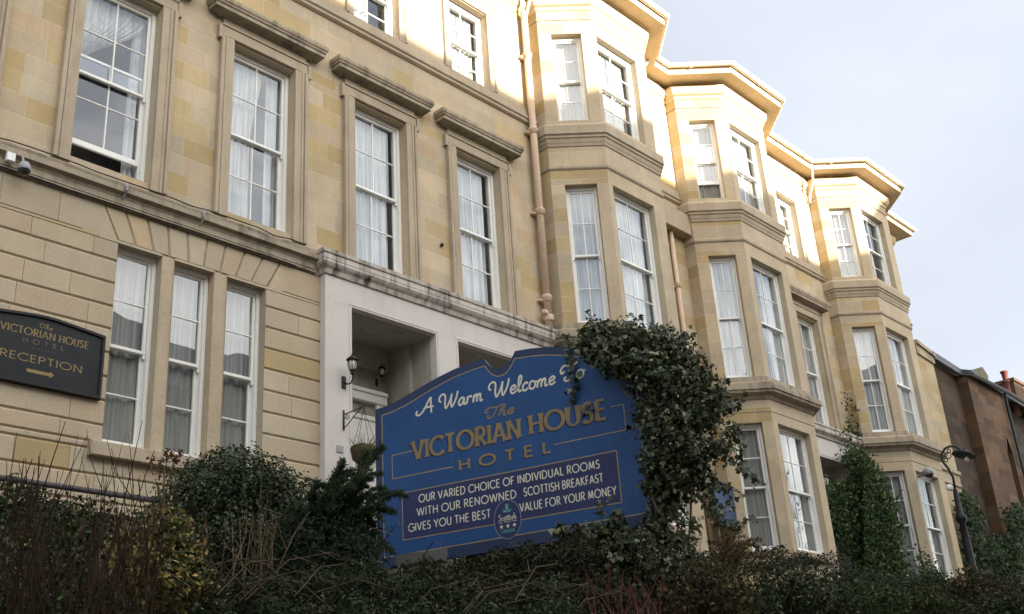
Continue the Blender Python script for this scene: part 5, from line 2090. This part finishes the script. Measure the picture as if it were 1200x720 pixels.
# feathery dark conifer left of the board
rnd = random.Random(51)
t = plant('juniper_bush', at(400, 620, 7.6), 'feathery dark blue-green conifer leaning against the left edge of the welcome board', 'conifer')
bl = [pblob(px - 12, py, r, rp) for px, py, r, rp in ((395, 622, 7.7, 46), (425, 630, 7.6, 34), (370, 630, 7.8, 40), (400, 600, 7.7, 24), (385, 655, 7.5, 46), (430, 655, 7.4, 36), (350, 655, 7.7, 34))]
P, Nn = in_blobs(bl, 2600, .9, .3)
leaf_mesh('foliage', P, Nn, rng.uniform(.03, .06, len(P)), tints(len(P), (.026, .046, .024), .42), SLIM, leaf_m, t, jitter=.5)
g = MB()
Pn, Dn = [], []
tipsx = [(418, 543), (404, 556), (437, 560), (446, 585), (466, 522), (452, 560), (480, 578), (440, 600), (470, 600), (385, 570), (370, 580), (356, 600), (428, 552), (462, 640), (475, 650), (412, 565), (395, 575), (455, 610), (345, 625), (375, 600), (440, 575), (425, 570), (404, 600), (468, 575), (447, 535), (434, 625), (450, 630)]
for px, py in tipsx * 2:
    px += rnd.uniform(-7, 7) - 12
    py += rnd.uniform(-5, 5)
    a = Vector(at(384 + rnd.uniform(-25, 25), 650 + rnd.uniform(-20, 20), 7.6))
    e = Vector(at(px, py, 7.6 + rnd.uniform(-.25, .2)))
    m = a.lerp(e, .55) + Vector((0, 0, .10))
    pts = [Vector(q) for q in (a, a.lerp(m, .5), m, m.lerp(e, .55) + Vector((0, 0, .04)), e)]
    g.tube(pts, [.007, .006, .004, .003, .0015], 4, cap=False)
    for i in range(1, 4):
        for k in range(12):
            q = pts[i].lerp(pts[i + 1], k / 12)
            d = (pts[i + 1] - pts[i]).normalized()
            for s_ in range(4):
                sd = (d + Vector((rnd.gauss(0, .6), rnd.gauss(0, .6), rnd.gauss(0, .45)))).normalized()
                l_ = .055 * (1.1 - .15 * i) * rnd.uniform(.5, 1.2)
                for w_ in range(5):
                    Pn.append(q + sd * l_ * w_ / 5)
                    Dn.append(sd + Vector((rnd.gauss(0, .35), rnd.gauss(0, .35), rnd.gauss(0, .35))))
g.build('branches', bark, t)
leaf_mesh('sprays', [tuple(q) for q in Pn], np.tile((-.6, -.5, .5), (len(Pn), 1)), .026, tints(len(Pn), (.036, .062, .028), .35), SLIM, leaf_m, t, .6, [tuple(q) for q in Dn])

# ivy over the board's right shoulder
rnd = random.Random(61)
t = plant('ivy_plant', at(790, 660, 9.0), 'big glossy ivy swallowing the right side of the blue welcome board', 'ivy')
IVK = 1.0
ivb = [(700, 398, 8.9, 26), (735, 400, 8.85, 30), (770, 405, 8.8, 30), (795, 416, 8.8, 26), (815, 440, 8.85, 27), (838, 472, 8.9, 22), (690, 410, 8.9, 18), (716, 418, 8.75, 26), (752, 432, 8.7, 30), (782, 452, 8.7, 36), (816, 486, 8.8, 30), (780, 500, 8.7, 36), (806, 530, 8.75, 34), (770, 540, 8.75, 24), (790, 560, 8.8, 34), (812, 556, 8.85, 18), (782, 592, 8.8, 22), (768, 620, 8.8, 24), (775, 650, 8.8, 30), (790, 690, 8.8, 44), (745, 690, 8.7, 44), (735, 430, 8.75, 18), (838, 525, 8.9, 16), (832, 568, 8.95, 10), (760, 570, 8.75, 12), (700, 385, 8.95, 12), (757, 480, 8.7, 16)]
bl = [pblob(px, py, r, rp, (1, 1, .95)) for px, py, r, rp in ivb]
P, Nn = in_blobs(bl, 1500, 1.0, .3)
lit = (.050, .070, .030)
sprP, sprN = [], []
g = MB()
sprigs = [[(668, 395), (668, 415), (673, 435), (676, 452), (674, 472)], [(690, 400), (692, 385), (694, 366)], [(720, 395), (735, 378)], [(770, 395), (785, 383)], [(850, 480), (866, 472), (872, 463)], [(845, 510), (862, 506), (868, 496)],
          [(835, 520), (860, 540), (880, 560), (893, 566)], [(820, 545), (845, 570), (868, 578)], [(815, 580), (840, 610), (862, 615), (882, 608)], [(825, 560), (836, 590), (842, 607)], [(800, 600), (812, 615), (820, 625)],
          [(840, 470), (845, 455), (850, 440)], [(700, 605), (710, 588)], [(690, 480), (686, 486)], [(845, 490), (856, 515), (850, 545)], [(790, 600), (800, 628)], [(740, 430), (745, 450)], [(800, 400), (815, 390)], [(860, 500), (868, 520), (866, 545)], [(832, 600), (850, 595), (858, 583)], [(670, 400), (655, 398)]]
for sp_ in sprigs:
    rr_ = 8.72 if sp_[0][0] > 760 else 8.78
    w = [Vector(at(px, py, rr_ if px > 760 else float(math.hypot(*at_y(px, py, 1)[:2]) * 0 + 8.9))) for px, py in sp_]
    if sp_[0][0] < 700 and sp_[0][1] < 500:                     # lies on the board
        w = []
        for px, py in sp_:
            d_ = ray(px, py)
            k_ = float(np.array(SGN.P) @ np.array(SGN.N)) / float(d_ @ np.array(SGN.N))
            w.append(Vector(d_ * k_) + SGN.N * .04)
    g.tube(w, [.004] * len(w), 4, cap=False)
    for i in range(len(w) - 1):
        L_ = (w[i + 1] - w[i]).length
        for k in range(int(L_ / .0055)):
            q = w[i].lerp(w[i + 1], rnd.random())
            sprP.append(tuple(q + Vector((rnd.gauss(0, .022), rnd.gauss(0, .022), rnd.gauss(0, .022)))))
            sprN.append((-.75, -.55, .35))
# low runners across the foot of the board
for px, py, rp in ((655, 622, 10), (672, 625, 13), (690, 628, 16), (708, 620, 16), (722, 610, 13), (715, 640, 20), (740, 640, 24), (690, 645, 16), (750, 655, 26), (727, 655, 22)):
    c, r_ = pblob(px, py, 8.45, rp)
    pp, nn = in_blobs([(c, r_)], 1100, 1, .3)
    sprP += [tuple(q) for q in pp]
    sprN += [tuple(q) for q in nn]
P = np.concatenate([P, np.array(sprP)])
Nn = np.concatenate([Nn, np.array(sprN)])
leaf_mesh('foliage', P, Nn + np.array((-.25, -.2, .35)), (.018 + .046 * rng.random(len(P)) ** 1.4), tints(len(P), (.046, .062, .024), .42, (.18, .19, .105), .20), IVY, leaf_gloss, t, .8, droop=.7)
for k in range(40):
    b_ = bl[rnd.randrange(len(bl))]
    c_ = bl[rnd.randrange(len(bl))]
    a, e = Vector(b_[0]), Vector(c_[0])
    if (a - e).length < 1.0:
        g.tube([a, a.lerp(e, .5) + Vector((rnd.gauss(0, .05), rnd.gauss(0, .05), rnd.gauss(0, .05))), e], [.01, .008, .006], 5, cap=False)
q0 = Vector(at(772, 640, 8.95))
g.tube([(q0.x, q0.y, bank_z(q0.y) - .1), q0, Vector(at(778, 560, 8.95)), Vector(at(775, 470, 8.95)), Vector(at(740, 415, 8.9))], [.05, .045, .035, .03, .015], 7)
g.build('stems', bark, t)

# hedge along the foot of the bay towers
t = plant('dark_hedge', (17, 9.0), 'long low dark hedge running along the bank below the bay towers', 'hedge')
n = 52000
x = rng.uniform(10.0, 27.0, n)
top = 3.14 + .09 * np.sin(x * 1.3) + .06 * np.sin(x * 3.1 + 1) + .05 * np.sin(x * 7.7) - .012 * (27 - x)
side = rng.random(n) < .62
yy = np.where(side, 8.30 + np.abs(rng.normal(0, .14, n)), rng.uniform(8.35, 9.5, n))
zz = np.where(side, 1.1 + rng.random(n) * (top - 1.1), top - np.abs(rng.normal(0, .09, n)))
yy += .10 * np.sin(x * 2.3 + zz * 3) + .07 * np.sin(x * 5.9 - zz * 4)
P = np.stack([x, yy, zz], 1)
Nn = np.where(side[:, None], np.array((-.3, -1, .4)), np.array((-.2, -.3, 1)))
cl = np.sin(x * .9 + 1.0) + .6 * np.sin(x * 2.7) + .3 * rng.normal(0, 1, n)
cols = np.where((cl > .55)[:, None], tints(n, (.055, .046, .021), .35), tints(n, (.024, .040, .015), .35, (.05, .075, .03), .12))
leaf_mesh('foliage', P, Nn, rng.uniform(.035, .065, n), cols, DIAMOND, leaf_m, t)
g = MB()
rnd = random.Random(71)
for k in range(240):
    x_ = rnd.uniform(10.2, 26.8)
    y_ = rnd.uniform(8.45, 9.3)
    z_ = bank_z(y_)
    g.tube([(x_, y_, z_), (x_ + rnd.gauss(0, .12), y_ + rnd.gauss(0, .1), z_ + .6), (x_ + rnd.gauss(0, .25), y_ + rnd.gauss(0, .15), 3.0 + rnd.random() * .12)], [.014, .010, .005], 4, cap=False)
g.build('stems', bark, t)

# looser shrubs on the lower bank, right of the board
spots = [
    ('bank_shrub', [(820, 690, 8.6, 40), (850, 705, 8.5, 40), (790, 715, 8.3, 36)], (.050, .046, .020), (.10, .075, .03), .2, 'brownish small-leaved shrub on the bank, just right of the ivy trunk'),
    ('bank_shrub', [(915, 700, 10, 36), (950, 708, 10, 34), (985, 712, 10.2, 30), (890, 715, 9.6, 30)], (.028, .046, .018), (.09, .11, .05), .18, 'dark green glinting shrub at the bottom edge below the middle bay tower'),
    ('bank_shrub', [(1040, 712, 12, 26), (1075, 706, 12.4, 26), (1010, 700, 12.4, 24), (1105, 714, 12.4, 24)], (.040, .066, .020), (.10, .13, .05), .12, 'fresher green shrub at the bottom edge below the farthest bay tower'),
    ('bank_shrub', [(1140, 688, 20, 26), (1120, 694, 20, 20), (1160, 692, 20.5, 22), (1185, 700, 20, 24)], (.035, .046, .017), (.085, .05, .03), .3, 'rounded reddish-green bush hiding the foot of the lamp post'),
    ('bank_shrub', [(1165, 716, 14, 24), (1195, 712, 14, 26), (1130, 722, 13.5, 24)], (.032, .050, .020), (.08, .10, .04), .15, 'low leafy shrub in the lower right corner'),
]
for nm, bs, c1, c2, pa, lab in spots:
    bl = [pblob(px, py, r, rp) for px, py, r, rp in bs]
    t = plant(nm, bl[0][0], lab, 'shrub', 'shrubs on the bank')
    k_ = float(np.linalg.norm(bl[0][0]))
    P, Nn = in_blobs(bl, 1500 * (8.5 / k_) ** 1.0, .9, .3)
    leaf_mesh('foliage', P, Nn, rng.uniform(.028, .05, len(P)) * (k_ / 9) ** .5, tints(len(P), c1, .36, c2, pa), DIAMOND, leaf_m, t)
    twig_core(bl, 'stems', bark, t, 8, .005, len(lab))

bl = [pblob(px, py, 8.1, rp) for px, py, rp in ((585, 655, 16), (620, 650, 17), (655, 648, 18), (690, 652, 20), (500, 676, 24), (540, 678, 26), (580, 674, 28), (620, 668, 28), (660, 668, 28), (560, 695, 34), (620, 695, 36), (680, 690, 34), (720, 700, 30), (500, 700, 30))]
t = plant('bank_shrub', bl[2][0], 'dark needle-leaved shrub growing under the lower edge of the welcome board', 'shrub', 'shrubs on the bank')
P, Nn = in_blobs(bl, 2400, 1.0, .3)
leaf_mesh('foliage', P, Nn, rng.uniform(.03, .055, len(P)), tints(len(P), (.026, .040, .017), .36, (.06, .05, .025), .15), SLIM, leaf_m, t)
twig_core(bl, 'stems', bark, t, 10, .005, 77)

bl = [pblob(px, py, 10.2, rp) for px, py, rp in ((560, 668, 28), (600, 662, 30), (640, 656, 30), (680, 652, 30), (720, 655, 28))]
t = plant('bank_shrub', bl[2][0], 'dark leafy shrub behind the lower edge of the welcome board, under the porch', 'shrub', 'shrubs on the bank')
P, Nn = in_blobs(bl, 1800, 1.0, .3)
leaf_mesh('foliage', P, Nn, rng.uniform(.035, .06, len(P)), tints(len(P), (.030, .046, .018), .36, (.06, .06, .025), .15), DIAMOND, leaf_m, t)
twig_core(bl, 'stems', bark, t, 8, .006, 78)

# red-stemmed shrub under the ivy
rnd = random.Random(81)
t = plant('red_berry_shrub', at(725, 700, 7.4), 'sparse shrub with red twigs and berries, under the ivy at the bottom edge', 'shrub')
g = MB()
foots = [tuple(at(rnd.uniform(690, 775), rnd.uniform(715, 745), rnd.uniform(7.2, 7.7))) for k in range(34)]
upright_twigs(g, foots, rnd, .15, .42, .4, .004, 4, .12)
g.build('stems', M_simple('crimson_twigs', (.11, .028, .025), rough=.7, noise=.3), t)
P, Nn = in_blobs([pblob(px, py, 7.4, rp) for px, py, rp in ((715, 690, 20), (745, 700, 20), (700, 705, 14), (762, 712, 14))], 260, 1, .5)
leaf_mesh('berries', P, Nn, rng.uniform(.012, .022, len(P)), tints(len(P), (.15, .025, .02), .3, (.03, .04, .018), .3), DIAMOND, leaf_m, t)

# tawny fern fronds at the hedge
rnd = random.Random(91)
t = plant('brown_fern', at(850, 648, 10.6), 'clump of tawny arching fern fronds on the hedge, below the blue board', 'fern')
Pn, Dn = [], []
g = MB()
for k in range(15):
    a = Vector(at(850 + rnd.uniform(-16, 16), 664, 10.4))
    px, py = rnd.choice([(880, 622), (870, 618), (888, 632), (862, 622), (885, 642), (850, 625), (838, 634), (828, 640), (872, 630), (858, 632)])
    e = Vector(at(px + rnd.uniform(-5, 5), py + rnd.uniform(-4, 4), 10.6 + rnd.uniform(-.3, .3)))
    m = a.lerp(e, .5) + Vector((0, 0, .10))
    pts = [a, a.lerp(m, .55) + Vector((0, 0, .02)), m, m.lerp(e, .6) + Vector((0, 0, .02)), e]
    g.tube(pts, [.004, .004, .003, .002, .001], 4, cap=False)
    for i in range(4):
        for q in range(12):
            p = pts[i].lerp(pts[i + 1], q / 12)
            d = (pts[i + 1] - pts[i]).normalized()
            sd = d.cross(Vector((0, 0, 1)))
            for s_ in (-1, 1):
                Pn.append(tuple(p))
                Dn.append(tuple(sd * s_ + d * .5 + Vector((0, 0, rnd.gauss(0, .3)))))
g.build('stalks', twig_pale, t)
leaf_mesh('fronds', Pn, np.tile((0, -.3, 1), (len(Pn), 1)), .05, tints(len(Pn), (.19, .12, .055), .3, (.07, .06, .03), .3), SLIM, leaf_m, t, .4, Dn)

# climber on the second porch and the far bay
rnd = random.Random(101)
t = plant('wall_climber', (25.8, 12.0, 3.15), 'dense deep green climber over the second porch beside the farthest bay tower', 'climber')
PP, NN = [], []


def wall_leaves(poly_fn, n, Yf, thick):
    for k in range(n):
        px, py = poly_fn()
        px += rnd.gauss(0, 4.5)
        py += rnd.gauss(0, 3.5)
        Y = Yf(px, py) - abs(rnd.gauss(0, thick))
        q = at_y(px, py, Y)
        PP.append(tuple(q))
        NN.append((-.35, -1, .45))


def in_poly(poly):
    x0, x1 = min(p[0] for p in poly), max(p[0] for p in poly)
    y0, y1 = min(p[1] for p in poly), max(p[1] for p in poly)
    while True:
        px, py = rnd.uniform(x0, x1), rnd.uniform(y0, y1)
        c = False
        j = len(poly) - 1
        for i in range(len(poly)):
            if (poly[i][1] > py) != (poly[j][1] > py) and px < (poly[j][0] - poly[i][0]) * (py - poly[i][1]) / (poly[j][1] - poly[i][1]) + poly[i][0]:
                c = not c
            j = i
        if c:
            return px, py


main = [(990, 524), (1008, 527), (1020, 540), (1033, 560), (1042, 585), (1050, 610), (1054, 640), (1062, 668), (1030, 676), (1006, 672), (1000, 655), (985, 645), (978, 625), (978, 600), (972, 585), (968, 572), (980, 568), (996, 565), (998, 548)]
wall_leaves(lambda: in_poly(main), 15000, lambda px, py: 12.15 if px < 1012 else 11.85, .16)
for poly, n_ in (([(995, 462), (1001, 462), (1004, 500), (1010, 515), (998, 520), (994, 500)], 190), ([(984, 500), (1000, 505), (1008, 514), (992, 518), (986, 508)], 160), ([(1020, 540), (1028, 528), (1034, 526), (1032, 536), (1024, 552)], 130),
                 ([(986, 530), (990, 528), (1000, 545), (994, 550)], 90), ([(1078, 642), (1084, 648), (1096, 668), (1108, 680), (1090, 690), (1070, 680), (1076, 660)], 500), ([(1060, 672), (1100, 676), (1112, 690), (1060, 692), (1010, 684)], 700), ([(1046, 590), (1054, 575), (1052, 600)], 40)):
    wall_leaves(lambda: in_poly(poly), n_, lambda px, py: 12.3 if py < 560 else 11.3, .08)
n = len(PP)
leaf_mesh('foliage', PP, NN, rng.uniform(.05, .088, n), tints(n, (.030, .062, .016), .45, (.075, .11, .032), .2), IVY, leaf_m, t, .75, droop=1.0)
g = MB()
for k in range(16):
    x_ = rnd.uniform(24.9, 26.7)
    g.tube([(x_, 12.1, 3.0), (x_ + rnd.gauss(0, .2), 12.16, 4.6), (x_ + rnd.gauss(0, .25), 12.2, 6.2), (26.6 + rnd.gauss(0, .1), 12.25, 7.4)], [.025, .018, .014, .008], 5, cap=False)
g.build('stems', bark, t)

# climber on the red house and dark growth at the right edge
t = plant('wall_climber', (34.6, 12.2, 3.15), 'straggling climber on the dark red sandstone wall behind the lamp post', 'climber')
PP, NN = [], []
for poly, n_ in (([(1127, 575), (1136, 585), (1145, 600), (1152, 618), (1140, 622), (1128, 610)], 700), ([(1128, 622), (1150, 628), (1180, 632), (1200, 636), (1200, 690), (1150, 690), (1130, 660)], 2600), ([(1180, 596), (1192, 592), (1200, 600), (1200, 640), (1184, 630), (1186, 612)], 500)):
    wall_leaves(lambda: in_poly(poly), n_, lambda px, py: 12.25, .25)
n = len(PP)
leaf_mesh('foliage', PP, NN, rng.uniform(.09, .15, n), tints(n, (.026, .05, .016), .36, (.06, .09, .03), .12), IVY, leaf_m, t, .6, droop=.8)
g = MB()
for k in range(12):
    x_ = 33.6 + k * .38
    g.tube([(x_, 12.4, 3.1), (x_ + rnd.gauss(0, .2), 12.45, 4.6), (x_ + rnd.gauss(0, .3), 12.5, 5.8)], [.02, .015, .008], 5, cap=False)
g.build('stems', bark, t)
